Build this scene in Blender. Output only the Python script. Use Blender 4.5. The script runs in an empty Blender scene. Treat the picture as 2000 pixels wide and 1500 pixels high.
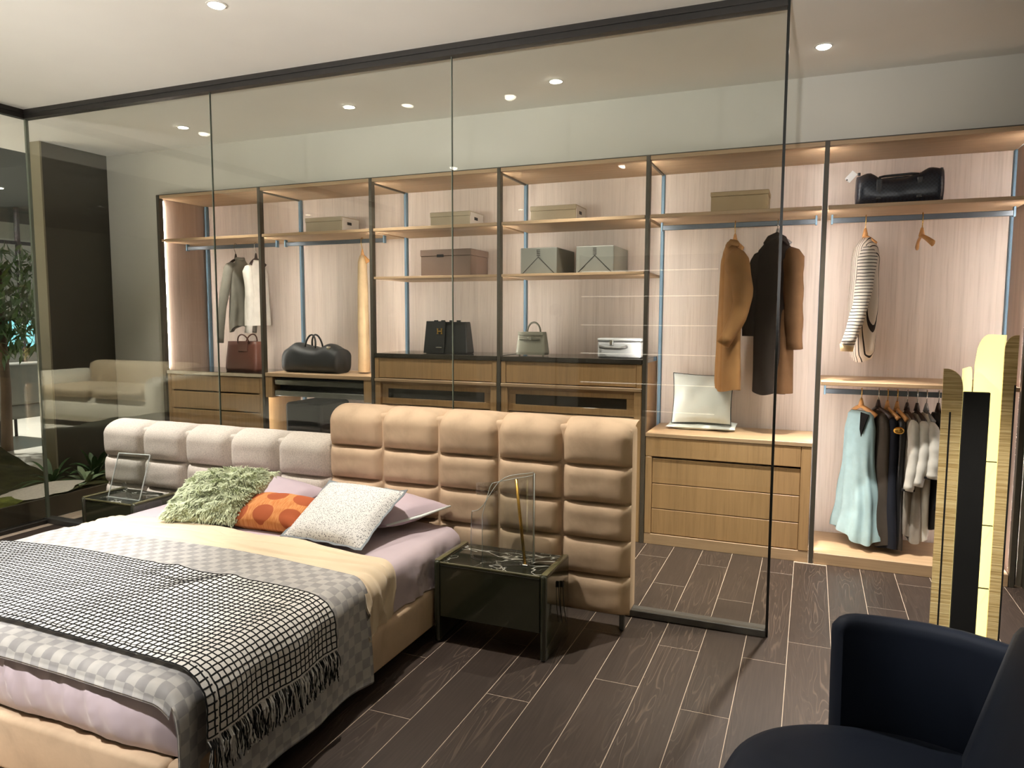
import bpy, bmesh, math, random
from mathutils import Vector, Matrix, noise

random.seed(7)
S = bpy.context.scene
COL = S.collection
PI = math.pi

# ------------------------------------------------------------------ camera
YAW, PITCH, ROLL, FPX = math.radians(22.28717834), math.radians(-5.24705148), math.radians(0.17113492), 1425.3666
fw = Vector((-math.sin(YAW)*math.cos(PITCH), math.cos(YAW)*math.cos(PITCH), math.sin(PITCH)))
rt0 = Vector((math.cos(YAW), math.sin(YAW), 0)); up0 = rt0.cross(fw)
rt = rt0*math.cos(ROLL)+up0*math.sin(ROLL); up = -rt0*math.sin(ROLL)+up0*math.cos(ROLL)
cam = bpy.data.cameras.new('camera'); cam.sensor_width = 36; cam.lens = FPX/2000*36
cam.clip_start = 0.02; cam.clip_end = 200
camo = bpy.data.objects.new('camera', cam); COL.objects.link(camo)
M = Matrix((rt, up, -fw)).transposed().to_4x4(); M.translation = Vector((0, 0, 1.5))
camo.matrix_world = M
S.camera = camo

# ------------------------------------------------------------------ world, exposure
W = bpy.data.worlds.new('world'); S.world = W; W.use_nodes = True
W.node_tree.nodes['Background'].inputs[0].default_value = (1.0, 0.98, 0.94, 1)
W.node_tree.nodes['Background'].inputs[1].default_value = 0.55
S.view_settings.view_transform = 'Standard'; S.view_settings.look = 'None'
S.view_settings.exposure = 0.85; S.view_settings.gamma = 1; S.view_settings.use_curve_mapping = False
S.cycles.use_adaptive_sampling = True; S.cycles.adaptive_threshold = 0.05; S.cycles.max_bounces = 7; S.cycles.transparent_max_bounces = 24
S.cycles.diffuse_bounces = 3; S.cycles.glossy_bounces = 3
S.cycles.caustics_reflective = False; S.cycles.caustics_refractive = False
S.cycles.sample_clamp_indirect = 4.0

# ceiling downlights: (x, y, watts, cone degrees, aim x, aim y, tint, label)
WARM = (1.0, 0.93, 0.83); NEUT = (1.0, 0.97, 0.93)
DOWNLIGHTS = [
 (-2.56, 2.69, 52, 62, -2.6, 2.6, WARM, 'recessed tilted downlight in the ceiling above the middle of the bed'),
 (-1.844, 2.62, 125, 88, -0.9, 3.05, WARM, 'recessed downlight in the ceiling above the bedside by the tall headboard'),
 (-4.406, 2.62, 200, 66, -3.7, 2.95, NEUT, 'recessed downlight in the ceiling above the bedside beside the planter glass'),
 (-4.418, 4.266, 60, 80, -4.4, 4.5, WARM, 'recessed downlight in the closet ceiling before the grey shirt'),
 (-2.946, 4.277, 60, 80, -2.9, 4.5, WARM, 'recessed downlight in the closet ceiling before the brown lidded box'),
 (-1.477, 4.286, 60, 80, -1.4, 4.5, WARM, 'recessed downlight in the closet ceiling before the two grey boxes'),
 (0.001, 4.261, 340, 70, 0.0, 4.0, WARM, 'recessed downlight in the closet ceiling before the brown coat'),
 (-3.2, 0.75, 320, 44, -3.15, 1.8, NEUT, 'recessed downlight in the ceiling over the foot of the bed'),
 (-1.7, 0.25, 270, 38, -2.35, 1.35, NEUT, 'recessed downlight in the ceiling near the viewer'),
 (0.45, 1.15, 150, 24, 0.52, 2.62, WARM, 'added downlight in the ceiling brightening the gold floor lamp'),  # added lamp, there to brighten the gold blades
]+[(x, y, 90, 72, x, y-0.3, NEUT, 'added fill downlight behind the viewer, '+w) for x, y, w in (
 (-3.6, -2.0, 'nearest the side glass'), (0.2, -2.0, 'over the open aisle'))]  # added out of view; their floor bounce brightens the ceiling

# added fill lamps, unseen behind the viewer, brightening the far ceiling: (x, y, watts, cone, aim x, aim y, label)
FILL_LAMPS = [(-4.3, 0.10, 42, 70, -4.0, 2.9, 'added slim dark fill lamp standing by the side glass'),
 (-2.6, -0.55, 215, 56, -2.7, 2.7, 'added slim dark fill lamp standing before the display shelf'),
 (-0.22, -0.6, 190, 56, -0.9, 2.7, 'added slim dark fill lamp standing close behind the viewer'),
 (1.2, -0.4, 60, 50, 0.8, 2.9, 'added slim dark fill lamp standing beyond the armchair')]
# added fill spots in the planter, shining up to brighten the ceiling: (x, y, watts, label)
FILL_SPOTS = [(-5.62, 2.55, 30, 'added small black fill spot in the moss behind the side glass'), (-5.75, 1.5, 30, 'added small black fill spot further along the planter')]

# ------------------------------------------------------------------ helpers
class MB:
    def __init__(s): s.v = []; s.f = []; s.uv = {}
    def add(s, vs, fs):
        o = len(s.v); s.v += [tuple(p) for p in vs]; s.f += [tuple(i+o for i in f) for f in fs]; return s
    def box(s, x0, x1, y0, y1, z0, z1):
        return s.add([(x0,y0,z0),(x1,y0,z0),(x1,y1,z0),(x0,y1,z0),(x0,y0,z1),(x1,y0,z1),(x1,y1,z1),(x0,y1,z1)],
                     [(0,3,2,1),(4,5,6,7),(0,1,5,4),(1,2,6,5),(2,3,7,6),(3,0,4,7)])
    def rbox(s, x0, x1, y0, y1, z0, z1, r=0.01, seg=2):
        bm = bmesh.new(); bmesh.ops.create_cube(bm, size=1)
        for v in bm.verts: v.co = Vector(((x0+x1)/2+v.co.x*(x1-x0), (y0+y1)/2+v.co.y*(y1-y0), (z0+z1)/2+v.co.z*(z1-z0)))
        r = min(r, 0.49*min(x1-x0, y1-y0, z1-z0))
        bmesh.ops.bevel(bm, geom=bm.edges[:], offset=r, segments=seg, profile=0.5, affect='EDGES')
        bm.verts.index_update()
        s.add([v.co[:] for v in bm.verts], [[v.index for v in f.verts] for f in bm.faces]); bm.free(); return s
    def tube(s, path, r, n=8, caps=True, flat=1.0):
        P = [Vector(p) for p in path]; m = len(P); rr = r if isinstance(r, (list, tuple)) else [r]*m
        T = [(P[min(i+1,m-1)]-P[max(i-1,0)]).normalized() for i in range(m)]
        a = Vector((0,0,1)) if abs(T[0].z) < 0.9 else Vector((1,0,0))
        nrm = (a-T[0]*a.dot(T[0])).normalized(); vs = []
        for i in range(m):
            nrm = (nrm-T[i]*nrm.dot(T[i])).normalized(); b = T[i].cross(nrm)
            for k in range(n):
                t = 2*PI*k/n; vs.append(P[i]+nrm*math.cos(t)*rr[i]+b*math.sin(t)*rr[i]*flat)
        fs = [(i*n+k, i*n+(k+1)%n, (i+1)*n+(k+1)%n, (i+1)*n+k) for i in range(m-1) for k in range(n)]
        if caps: fs += [tuple(range(n-1,-1,-1)), tuple((m-1)*n+k for k in range(n))]
        return s.add(vs, fs)
    def rings(s, rings, close=False, cap0=False, cap1=False):
        n = len(rings[0]); m = len(rings); vs = [p for r in rings for p in r]
        fs = [(i*n+k, i*n+(k+1)%n, (i+1)*n+(k+1)%n, (i+1)*n+k) for i in range(m-1) for k in range(n)]
        if cap0: fs.append(tuple(range(n-1,-1,-1)))
        if cap1: fs.append(tuple((m-1)*n+k for k in range(n)))
        return s.add(vs, fs)
    def grid(s, fn, nu, nv, flip=False):
        o = len(s.v); vs = []
        for i in range(nu+1):
            for j in range(nv+1):
                p = fn(i/nu, j/nv)
                vs.append(p[:3])
                if len(p) > 3: s.uv[o+len(vs)-1] = (p[3], p[4])
        fs = []
        for i in range(nu):
            for j in range(nv):
                q = (i*(nv+1)+j, (i+1)*(nv+1)+j, (i+1)*(nv+1)+j+1, i*(nv+1)+j+1)
                fs.append(q[::-1] if flip else q)
        return s.add(vs, fs)
    def disc(s, c, r, n=24, z=None, flip=False):
        vs = [(c[0]+r*math.cos(2*PI*k/n), c[1]+r*math.sin(2*PI*k/n), c[2]) for k in range(n)]
        f = tuple(range(n)); return s.add(vs, [f[::-1] if flip else f])
    def cyl(s, c, r, h, n=24, r2=None):
        r2 = r if r2 is None else r2
        return s.rings([[(c[0]+q*math.cos(2*PI*k/n), c[1]+q*math.sin(2*PI*k/n), z) for k in range(n)] for q, z in ((r, c[2]), (r2, c[2]+h))], cap0=True, cap1=True)
    def mesh(s, name, loc=(0,0,0), smooth=False):
        me = bpy.data.meshes.new(name); L = Vector(loc)
        me.from_pydata([tuple(Vector(p)-L) for p in s.v], [], s.f); me.update()
        if s.uv:
            u = me.uv_layers.new(name='UVMap')
            idx = [0]*len(me.loops); me.loops.foreach_get('vertex_index', idx)
            u.data.foreach_set('uv', [c for i in idx for c in s.uv.get(i, (0,0))])
        if smooth: me.polygons.foreach_set('use_smooth', [True]*len(me.polygons))
        return me
    def obj(s, name, m, parent=None, smooth=False, origin=None, kind=None, label=None):
        """link as one mesh object; vertices are given in world space"""
        if parent is not None: loc = wloc(parent)
        elif origin is not None: loc = Vector(origin)
        else: loc = Vector(base_of(s.v))
        if parent is not None and origin is not None: loc = Vector(origin)
        o = bpy.data.objects.new(name, s.mesh(name, loc, smooth)); COL.objects.link(o)
        o.data.materials.append(m)
        if parent is not None:
            o.parent = parent; o.location = loc-wloc(parent)
        else: o.location = loc
        o['wl'] = list(loc)
        if kind: o['kind'] = kind
        if label: o['label'] = label
        return o

def base_of(v):
    xs = [p[0] for p in v]; ys = [p[1] for p in v]; zs = [p[2] for p in v]
    return ((min(xs)+max(xs))/2, (min(ys)+max(ys))/2, min(zs))
def wloc(o): return Vector(o['wl'])
def tag(o, label, cat, group=None):
    o['label'] = label; o['category'] = cat
    if group: o['group'] = group
    return o
def thing(name, label, cat, loc, group=None):
    o = bpy.data.objects.new(name, None); COL.objects.link(o); o.location = loc; o['wl'] = list(loc)
    o.empty_display_size = 0.1
    return tag(o, label, cat, group)
def struct(o, label=None):
    o['kind'] = 'structure'
    if label: o['label'] = label
    return o
def child_copy(src, parent, loc):
    c = src.copy(); COL.objects.link(c); c.parent = parent; c.location = Vector(loc)-wloc(parent); c['wl'] = list(loc); return c
def fbm(x, y, z=0.0): return noise.noise((x, y, z))
def smoothf(o, ang=35):
    o.data.polygons.foreach_set('use_smooth', [True]*len(o.data.polygons)); o.data.set_sharp_from_angle(angle=math.radians(ang)); return o

# ------------------------------------------------------------------ materials
def lin(c): c /= 255.0; return c/12.92 if c <= 0.04045 else ((c+0.055)/1.055)**2.4
def rgb(r, g, b): return (lin(r), lin(g), lin(b), 1.0)
def newmat(name):
    m = bpy.data.materials.new(name); m.use_nodes = True; t = m.node_tree
    return m, t, t.nodes['Principled BSDF']
def N(t, typ, **kw):
    n = t.nodes.new(typ)
    for k, v in kw.items():
        if k.startswith('i_'): n.inputs[k[2:]].default_value = v
        else: setattr(n, k, v)
    return n
def coords(t, scale=(1,1,1), src='Object', rot=(0,0,0)):
    c = N(t, 'ShaderNodeTexCoord'); mp = N(t, 'ShaderNodeMapping')
    mp.inputs['Scale'].default_value = scale; mp.inputs['Rotation'].default_value = rot
    t.links.new(c.outputs[src], mp.inputs['Vector']); return mp.outputs[0]
def ramp(t, fac, stops):
    r = N(t, 'ShaderNodeValToRGB'); e = r.color_ramp.elements
    while len(e) < len(stops): e.new(0.5)
    for k, (p, c) in enumerate(stops): e[k].position = p; e[k].color = c
    t.links.new(fac, r.inputs[0]); return r.outputs[0]
def noisetex(t, vec, scale=5, detail=3, rough=0.5, dist=0):
    n = N(t, 'ShaderNodeTexNoise'); n.inputs['Scale'].default_value = scale; n.inputs['Detail'].default_value = detail
    n.inputs['Roughness'].default_value = rough; n.inputs['Distortion'].default_value = dist
    t.links.new(vec, n.inputs['Vector']); return n.outputs['Fac']
def bump(t, b, h, strength=0.3, dist=0.002):
    n = N(t, 'ShaderNodeBump'); n.inputs['Strength'].default_value = strength; n.inputs['Distance'].default_value = dist
    t.links.new(h, n.inputs['Height']); t.links.new(n.outputs[0], b.inputs['Normal'])
def mulc(c, k): return (min(1, c[0]*k), min(1, c[1]*k), min(1, c[2]*k), 1)
def math_(t, op, a, b=None):
    n = N(t, 'ShaderNodeMath', operation=op)
    for i, q in enumerate((a, b)):
        if q is None: continue
        if isinstance(q, (int, float)): n.inputs[i].default_value = q
        else: t.links.new(q, n.inputs[i])
    return n.outputs[0]
def mixc(t, fac, a, b):
    n = N(t, 'ShaderNodeMix', data_type='RGBA')
    t.links.new(fac, n.inputs['Factor'])
    for i, q in ((6, a), (7, b)):
        if isinstance(q, tuple): n.inputs[i].default_value = q
        else: t.links.new(q, n.inputs[i])
    return n.outputs[2]
def plain(name, c, rough=0.5, metal=0.0, var=0.12, scale=8, bmp=0.0, bscale=200, sheen=0.0, coat=0.0, spec=0.5, stretch=(1,1,1)):
    m, t, b = newmat(name)
    f = noisetex(t, coords(t, stretch), scale, 3)
    t.links.new(ramp(t, f, [(0.3, mulc(c, 1-var)), (0.7, mulc(c, 1+var))]), b.inputs['Base Color'])
    b.inputs['Roughness'].default_value = rough; b.inputs['Metallic'].default_value = metal
    b.inputs['Specular IOR Level'].default_value = spec
    if sheen: b.inputs['Sheen Weight'].default_value = sheen; b.inputs['Sheen Roughness'].default_value = 0.4
    if coat: b.inputs['Coat Weight'].default_value = coat; b.inputs['Coat Roughness'].default_value = 0.05
    if bmp: bump(t, b, noisetex(t, coords(t, stretch), bscale, 2), bmp, 0.001)
    return m
def wood(name, c, dark=0.72, axis='z', scale=1.0, rough=0.45, fine=0.35):
    m, t, b = newmat(name)
    st = {'z': (22*scale, 22*scale, 0.7*scale), 'x': (0.7*scale, 22*scale, 22*scale), 'y': (22*scale, 0.7*scale, 22*scale)}[axis]
    st2 = tuple(q*5 for q in st)
    a = noisetex(t, coords(t, st), 1.0, 3, 0.6, 0.3)
    f2 = noisetex(t, coords(t, st2), 1.0, 2, 0.6)
    base = ramp(t, a, [(0.3, mulc(c, (1+dark)/2)), (0.5, c), (0.72, mulc(c, 1.1))])
    lines = ramp(t, f2, [(0.32, (dark, dark*0.97, dark*0.94, 1)), (0.5, (1,1,1,1))])
    mx = N(t, 'ShaderNodeMix', data_type='RGBA', blend_type='MULTIPLY'); mx.inputs['Factor'].default_value = fine*2
    t.links.new(base, mx.inputs[6]); t.links.new(lines, mx.inputs[7])
    t.links.new(mx.outputs[2], b.inputs['Base Color']); b.inputs['Roughness'].default_value = rough
    bump(t, b, f2, 0.08, 0.001)
    return m
def glow(name, c, strength):
    m, t, b = newmat(name)
    f = noisetex(t, coords(t), 3, 1)
    t.links.new(ramp(t, f, [(0.0, mulc(c, 0.97)), (1.0, c)]), b.inputs['Emission Color'])
    b.inputs['Emission Strength'].default_value = strength; b.inputs['Base Color'].default_value = c
    return m
def glass(name, tint=(0.93, 0.95, 0.92, 1), refl=0.045, rough=0.0, edge=None):
    """thin clear sheet: transmission plus Schlick reflection"""
    m = bpy.data.materials.new(name); m.use_nodes = True; t = m.node_tree; t.nodes.clear()
    out = N(t, 'ShaderNodeOutputMaterial'); mix = N(t, 'ShaderNodeMixShader')
    tr = N(t, 'ShaderNodeBsdfTransparent'); gl = N(t, 'ShaderNodeBsdfGlossy'); gl.inputs['Roughness'].default_value = rough
    f = noisetex(t, coords(t), 0.7, 1); t.links.new(ramp(t, f, [(0, mulc(tint, 0.985)), (1, tint)]), tr.inputs['Color'])
    lw = N(t, 'ShaderNodeLayerWeight'); lw.inputs['Blend'].default_value = 0.5
    p = math_(t, 'POWER', lw.outputs['Facing'], 5.0); q = math_(t, 'MULTIPLY', p, 0.95-refl); r = math_(t, 'ADD', q, refl)
    t.links.new(r, mix.inputs[0]); t.links.new(tr.outputs[0], mix.inputs[1]); t.links.new(gl.outputs[0], mix.inputs[2])
    t.links.new(mix.outputs[0], out.inputs[0]); return m

MT = {}
MT['ceiling'] = plain('ceiling_paint', rgb(240,236,228), 0.9, var=0.02, scale=2)
MT['wall'] = plain('wall_paint', rgb(216,213,204), 0.9, var=0.03, scale=2)
MT['grout'] = plain('grout', rgb(190,172,154), 0.85, var=0.08, scale=30)
MT['tile_out'] = plain('showroom_tile', rgb(205,200,186), 0.3, var=0.05, scale=1.5)
MT['bronze'] = plain('dark_bronze_metal', rgb(86,81,72), 0.45, 0.3, var=0.06, scale=20)
MT['track'] = plain('dark_track_metal', rgb(62,60,58), 0.4, 0.5, var=0.06, scale=20)
MT['track_low'] = plain('grey_floor_track', rgb(112,112,110), 0.35, 0.7, var=0.05, scale=20)
MT['alu'] = plain('blueish_aluminium', rgb(112,140,160), 0.5, 0.35, var=0.05, scale=12)
MT['rail'] = plain('grey_rail_metal', rgb(92,100,108), 0.4, 0.6, var=0.05, scale=12)
MT['black_edge'] = plain('black_glass_edge', rgb(22,24,22), 0.3, var=0.1)
MT['oak'] = wood('oak_veneer', rgb(186,150,106), 0.80)
MT['oak_x'] = wood('oak_veneer_horizontal', rgb(190,160,126), 0.84, 'x')
MT['oak_pale'] = wood('pale_oak_back', rgb(212,196,184), 0.84, 'z', 0.8)
MT['oak_side'] = wood('pinkish_oak_side', rgb(196,174,160), 0.86, 'z', 0.8)
MT['led'] = glow('led_strip', (1.0, 0.93, 0.86, 1), 39)
MT['lampface'] = glow('downlight_face', (1.0, 0.93, 0.82, 1), 12)
MT['white_trim'] = plain('white_metal_trim', rgb(225,222,214), 0.4, var=0.02)
MT['dark_top'] = plain('dark_glass_top', rgb(58,52,46), 0.12, var=0.08, coat=0.5)
MT['smoke'] = plain('smoked_glass_front', rgb(40,40,38), 0.08, var=0.2, coat=0.8)
MT['smoke_grey'] = plain('grey_smoked_glass', rgb(92,92,86), 0.15, var=0.15, coat=0.6)
MT['black_in'] = plain('black_interior', rgb(16,16,16), 0.6, var=0.2)
MT['darkwall'] = plain('dark_taupe_panel', rgb(62,57,47), 0.45, var=0.06, scale=1.2)
MT['taupe'] = plain('taupe_panel', rgb(142,134,112), 0.6, var=0.04, scale=1.5)
MT['pane'] = glass('clear_pane', (0.955, 0.965, 0.945, 1), 0.04)
MT['acrylic'] = glass('clear_acrylic', (0.96, 0.97, 0.96, 1), 0.055)
MT['glassedge'] = plain('pale_glass_edge', rgb(120,130,118), 0.2, var=0.05)
def plank_mat():
    m, t, b = newmat('brown_wood_tile')
    oi = N(t, 'ShaderNodeObjectInfo'); co = N(t, 'ShaderNodeTexCoord')
    sc = N(t, 'ShaderNodeVectorMath', operation='SCALE'); cb = N(t, 'ShaderNodeCombineXYZ')
    t.links.new(oi.outputs['Random'], cb.inputs[0]); t.links.new(oi.outputs['Random'], cb.inputs[1]); t.links.new(cb.outputs[0], sc.inputs[0]); sc.inputs['Scale'].default_value = 40
    ad = N(t, 'ShaderNodeVectorMath', operation='ADD'); t.links.new(co.outputs['Object'], ad.inputs[0]); t.links.new(sc.outputs[0], ad.inputs[1])
    mp = N(t, 'ShaderNodeMapping'); mp.inputs['Scale'].default_value = (13, 1.3, 1); t.links.new(ad.outputs[0], mp.inputs[0])
    warp = noisetex(t, mp.outputs[0], 1.0, 2, 0.5, 0.4)
    contour = math_(t, 'FRACT', math_(t, 'MULTIPLY', warp, 13.0))
    tri = math_(t, 'ABSOLUTE', math_(t, 'SUBTRACT', contour, 0.5))
    # cathedral figure only down the middle of some boards
    mp2 = N(t, 'ShaderNodeMapping'); mp2.inputs['Scale'].default_value = (5, 0.5, 1); t.links.new(ad.outputs[0], mp2.inputs[0])
    mask = ramp(t, noisetex(t, mp2.outputs[0], 1.0, 1), [(0.45, (0,0,0,1)), (0.62, (1,1,1,1))])
    line = ramp(t, tri, [(0.03, (1,1,1,1)), (0.13, (0,0,0,1))])
    fac = math_(t, 'MULTIPLY', line, mask)
    mp3 = N(t, 'ShaderNodeMapping'); mp3.inputs['Scale'].default_value = (120, 5, 1); t.links.new(ad.outputs[0], mp3.inputs[0])
    fine = noisetex(t, mp3.outputs[0], 1.0, 2)
    base = ramp(t, fine, [(0.3, rgb(53,44,39)), (0.7, rgb(66,55,49))])
    v = N(t, 'ShaderNodeHueSaturation'); t.links.new(base, v.inputs['Color'])
    t.links.new(math_(t, 'ADD', math_(t, 'MULTIPLY', oi.outputs['Random'], 0.22), 0.89), v.inputs['Value'])
    c2 = mixc(t, math_(t, 'MULTIPLY', fac, 0.5), v.outputs[0], rgb(108,92,80))
    t.links.new(c2, b.inputs['Base Color']); b.inputs['Roughness'].default_value = 0.42
    bump(t, b, fac, 0.35, 0.001); return m
MT['plank'] = plank_mat()

# ================================================================== SETTING
YW, YB = 4.732, 5.27           # wardrobe front and back panel
YG = 3.54                      # glass partition plane
ZC = 2.911                     # ceiling
XP = [-5.217, -4.136, -3.087, -2.042, -1.004, 0.044, 1.085]   # wardrobe posts

fl = struct(MB().box(-5.18, 2.6, 0.3, 5.3, -0.06, -0.0007).obj('floor', MT['grout'], origin=(0,0,0)), 'brown wood-look plank floor with pale joints')
PW, PL = 0.1837, 1.2
plank_cache = {}
def plank(x0, x1, y0, y1):
    w, l = round(x1-x0, 4), round(y1-y0, 4)
    if (w, l) not in plank_cache:
        g = 0.0012
        plank_cache[(w, l)] = MB().rbox(-w/2+g, w/2-g, -l/2+g, l/2-g, -0.006, 0.0, 0.0008, 1).mesh('floor_plank')
        plank_cache[(w, l)].materials.append(MT['plank'])
    o = bpy.data.objects.new('floor_plank', plank_cache[(w, l)]); COL.objects.link(o)
    o.parent = fl; o.location = ((x0+x1)/2, (y0+y1)/2, 0)
OFF = {0: 3.515, -1: 4.47, -2: 3.93, -3: 4.45, 1: 3.86, 2: 4.12, 3: 4.55}
for k in range(-28, 10):
    x0 = -0.0497+k*PW; x1 = x0+PW
    if x0 < -5.12 or x1 > 1.75: continue
    off = OFF.get(k, 3.4+((k*0.618) % 1.0)*PL)
    y = off-4*PL
    lo = 0.55 if x1 > -1.62 or k % 2 == 0 else 0.6
    while y < 4.74:
        a, b2 = max(y, 0.55), min(y+PL, 4.745)
        if x1 < -1.7 and a < 3.45 and b2 < 3.4 and x0 > -3.2: y += PL; continue   # wholly beneath the bed
        if b2-a > 0.03: plank(x0, x1, a, b2)
        y += PL
struct(MB().box(-14, -5.18, -5.5, 12, -0.06, -0.001).obj('floor', MT['tile_out'], origin=(-9, 0, 0)), 'pale polished tile floor of the showroom beyond the glass')
struct(MB().box(-5.18, 2.6, -5.5, 0.3, -0.06, -0.002).obj('floor', MT['tile_out'], origin=(0, -4, 0)), 'pale polished tile floor behind the viewer')
struct(MB().box(-6.4, 2.6, -3.7, 5.4, ZC, ZC+0.05).obj('ceiling', MT['ceiling']), 'warm white painted ceiling')
wb = MB(); wb.box(-5.86, 1.5, 4.775, 4.9, 2.53, ZC); wb.box(-5.86, XP[0]-0.022, 4.775, 4.9, 0, 2.53); wb.box(XP[6]+0.03, 1.5, 4.775, 4.9, 0, 2.53)
wb.box(-5.3, 1.5, 5.30, 5.4, 0, 2.53)
struct(wb.obj('wall_back', MT['wall']), 'grey painted wall around the wardrobe niche')
struct(MB().box(-6.02, -5.86, 4.175, 4.9, 0.0, ZC).obj('wall_left', MT['darkwall']), 'dark taupe wall panel at the end of the closet')
struct(MB().box(-6.025, -5.855, 4.16, 4.175, 0.0, ZC).obj('trim_1', MT['taupe']), 'paler taupe end face of the dark wall panel')  # wall end given a paler taupe than its side
struct(MB().box(1.14, 1.5, 3.6, 4.775, 0.0, ZC).obj('wall_right', MT['darkwall']), 'dark brown wall beside the wardrobe')
struct(MB().box(2.5, 2.6, -3.7, 3.6, 0.0, ZC).obj('wall_right', MT['wall']), 'grey wall beyond the armchair')
struct(MB().box(-5.0, 2.5, -3.7, -3.6, 0.0, ZC).obj('wall_front', MT['wall']), 'grey wall behind the viewer')

# glass partition across the room
gp = struct(thing('window_1', 'x', 'x', (-2.6, YG, 0)), 'full height clear glass partition between bed and closet'); del gp['category']
seams = [-5.104, -3.443, -1.797, -0.152]
for a, b2 in zip(seams, seams[1:]):
    MB().box(a+0.0015, b2-0.0015, YG-0.006, YG+0.006, 0.03, 2.87).obj('pane', MT['pane'], gp)
MB().box(-5.135, -0.150, 3.506, 3.574, 2.883, ZC).obj('head_track', MT['track'], gp)
MB().box(-5.125, -0.150, 3.514, 3.566, 2.853, 2.8825).obj('head_profile', MT['track'], gp)
MB().rbox(-5.125, -0.150, 3.514, 3.585, 0.0, 0.036, 0.003, 1).obj('floor_track', MT['track_low'], gp)
for x in seams[1:3]: MB().box(x-0.0015, x+0.0015, YG-0.0062, YG+0.0062, 0.03, 2.87).obj('joint', MT['glassedge'], gp)
MB().box(-0.152, -0.140, YG-0.007, YG+0.007, 0.0, 2.885).obj('end_profile', MT['black_edge'], gp)
# glass partition along the planter
gs = struct(thing('window_2', 'x', 'x', (-5.104, 2, 0)), 'clear glass side partition beside the planter'); del gs['category']
for a, b2 in ((1.9, YG-0.012), (0.25, 1.9), (-1.4, 0.25)):
    MB().box(-5.110, -5.098, a+0.0015, b2-0.0015, 0.03, 2.87).obj('pane', MT['pane'], gs)
MB().box(-5.135, -5.075, -1.4, 3.505, 2.883, ZC).obj('head_track', MT['track'], gs)
MB().box(-5.128, -5.082, -1.4, 3.512, 2.853, 2.8825).obj('head_profile', MT['track'], gs)
MB().rbox(-5.135, -5.07, -1.4, 3.512, 0.0, 0.03, 0.003, 1).obj('floor_track', MT['track'], gs)
MB().box(-5.113, -5.095, YG-0.010, YG+0.010, 0.03, 2.87).obj('corner_joint', MT['glassedge'], gs)

# ================================================================== DOWNLIGHTS
for (x, y, wt, cone, ax, ay, tint, lab) in DOWNLIGHTS:
    t = thing('downlight', lab, 'ceiling light', (x, y, ZC-0.012), 'ceiling downlights')
    n = 28
    def ring(r, z): return [(x+r*math.cos(2*PI*k/n), y+r*math.sin(2*PI*k/n), z) for k in range(n)]
    smoothf(MB().rings([ring(0.036, ZC-0.001), ring(0.046, ZC-0.001), ring(0.046, ZC-0.004), ring(0.038, ZC-0.006), ring(0.036, ZC-0.001)]).obj('trim_ring', MT['white_trim'], t))
    d = Vector((ax-x, ay-y, -2.5)).normalized()
    q = d.to_track_quat('-Z', 'Y').to_matrix()
    c = Vector((x, y, ZC-0.001))
    vs = [c+q @ Vector((0.033*math.cos(2*PI*k/n), 0.033*math.sin(2*PI*k/n), 0.0)) for k in range(n)]
    off = Vector((0, 0, -0.008)); top = ZC-0.0008
    cap = MB(); cap.rings([[(p.x, p.y, top) for p in vs], [tuple(p+off) for p in vs]], cap1=True)
    cap.obj('lamp_face', MT['lampface'], t)
    ld = bpy.data.lights.new('downlight', 'SPOT'); ld.energy = wt; ld.color = tint; ld.spot_size = math.radians(cone); ld.spot_blend = 0.75; ld.shadow_soft_size = 0.03
    lo = bpy.data.objects.new('downlight_beam', ld); COL.objects.link(lo); lo.parent = t
    lo.location = Vector((0, 0, -0.02)); lo.rotation_euler = d.to_track_quat('-Z', 'Y').to_euler()

# ================================================================== WARDROBE
wr = thing('wardrobe', 'long open oak wardrobe wall with dark metal posts and lit bays', 'wardrobe', (-2.07, 5.0, 0))
ZT = 2.50
for i in range(6):
    x0, x1 = XP[i]+0.013, XP[i+1]-0.013
    MB().box(x0-0.013, x1+0.013, YB, YB+0.018, 0.0, ZT).obj('back_panel', MT['oak_pale'], wr)
    MB().box(x0-0.012, x1+0.012, YW+0.003, YB, ZT, ZT+0.025).obj('top_panel', MT['oak_x'], wr)
MB().box(XP[0]-0.02, XP[6]+0.02, YW-0.001, YB+0.018, ZT+0.0255, ZT+0.03).obj('top_edge', MT['bronze'], wr)
MB().box(XP[0]-0.020, XP[0]-0.013, YW-0.002, YB+0.018, 0, ZT+0.025).obj('side_panel', MT['bronze'], wr)
MB().box(XP[0]-0.0125, XP[0]-0.004, YW+0.045, YB, 0.0, ZT).obj('side_panel', MT['oak_side'], wr)
MB().box(XP[6]+0.004, XP[6]+0.0125, YW+0.045, YB, 0.0, ZT).obj('side_panel', MT['oak_side'], wr)
for i, x in enumerate(XP):
    MB().rbox(x-0.013, x+0.013, YW-0.004, YW+0.042, 0.0, ZT+0.026, 0.002, 1).obj('post', MT['bronze'], wr)
    if i not in (0,):
        MB().rbox(x-0.0115, x+0.0115, YB-0.036, YB-0.001, 0.0, ZT-0.001, 0.004, 1).obj('rear_post', MT['alu'], wr)
    else:
        MB().rbox(x+0.008, x+0.032, YB-0.036, YB-0.001, 0.0, ZT-0.001, 0.004, 1).obj('rear_post', MT['alu'], wr)
    if 0 < i < 6: MB().box(x-0.006, x+0.006, YW+0.043, YB-0.037, ZT-0.014, ZT-0.001).obj('top_rail', MT['bronze'], wr)
    z0 = 0.08 if i >= 5 else 0.76 if i == 4 else 1.05 if i == 0 else 0.3 if i in (1, 2) else 1.24
    xs = x+0.004 if i == 0 else x-0.004 if i == 6 else x
    MB().box(xs-0.008, xs+0.008, YW+0.0425, YW+0.0445, z0, ZT-0.02).obj('led_strip', MT['led'], wr)
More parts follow.
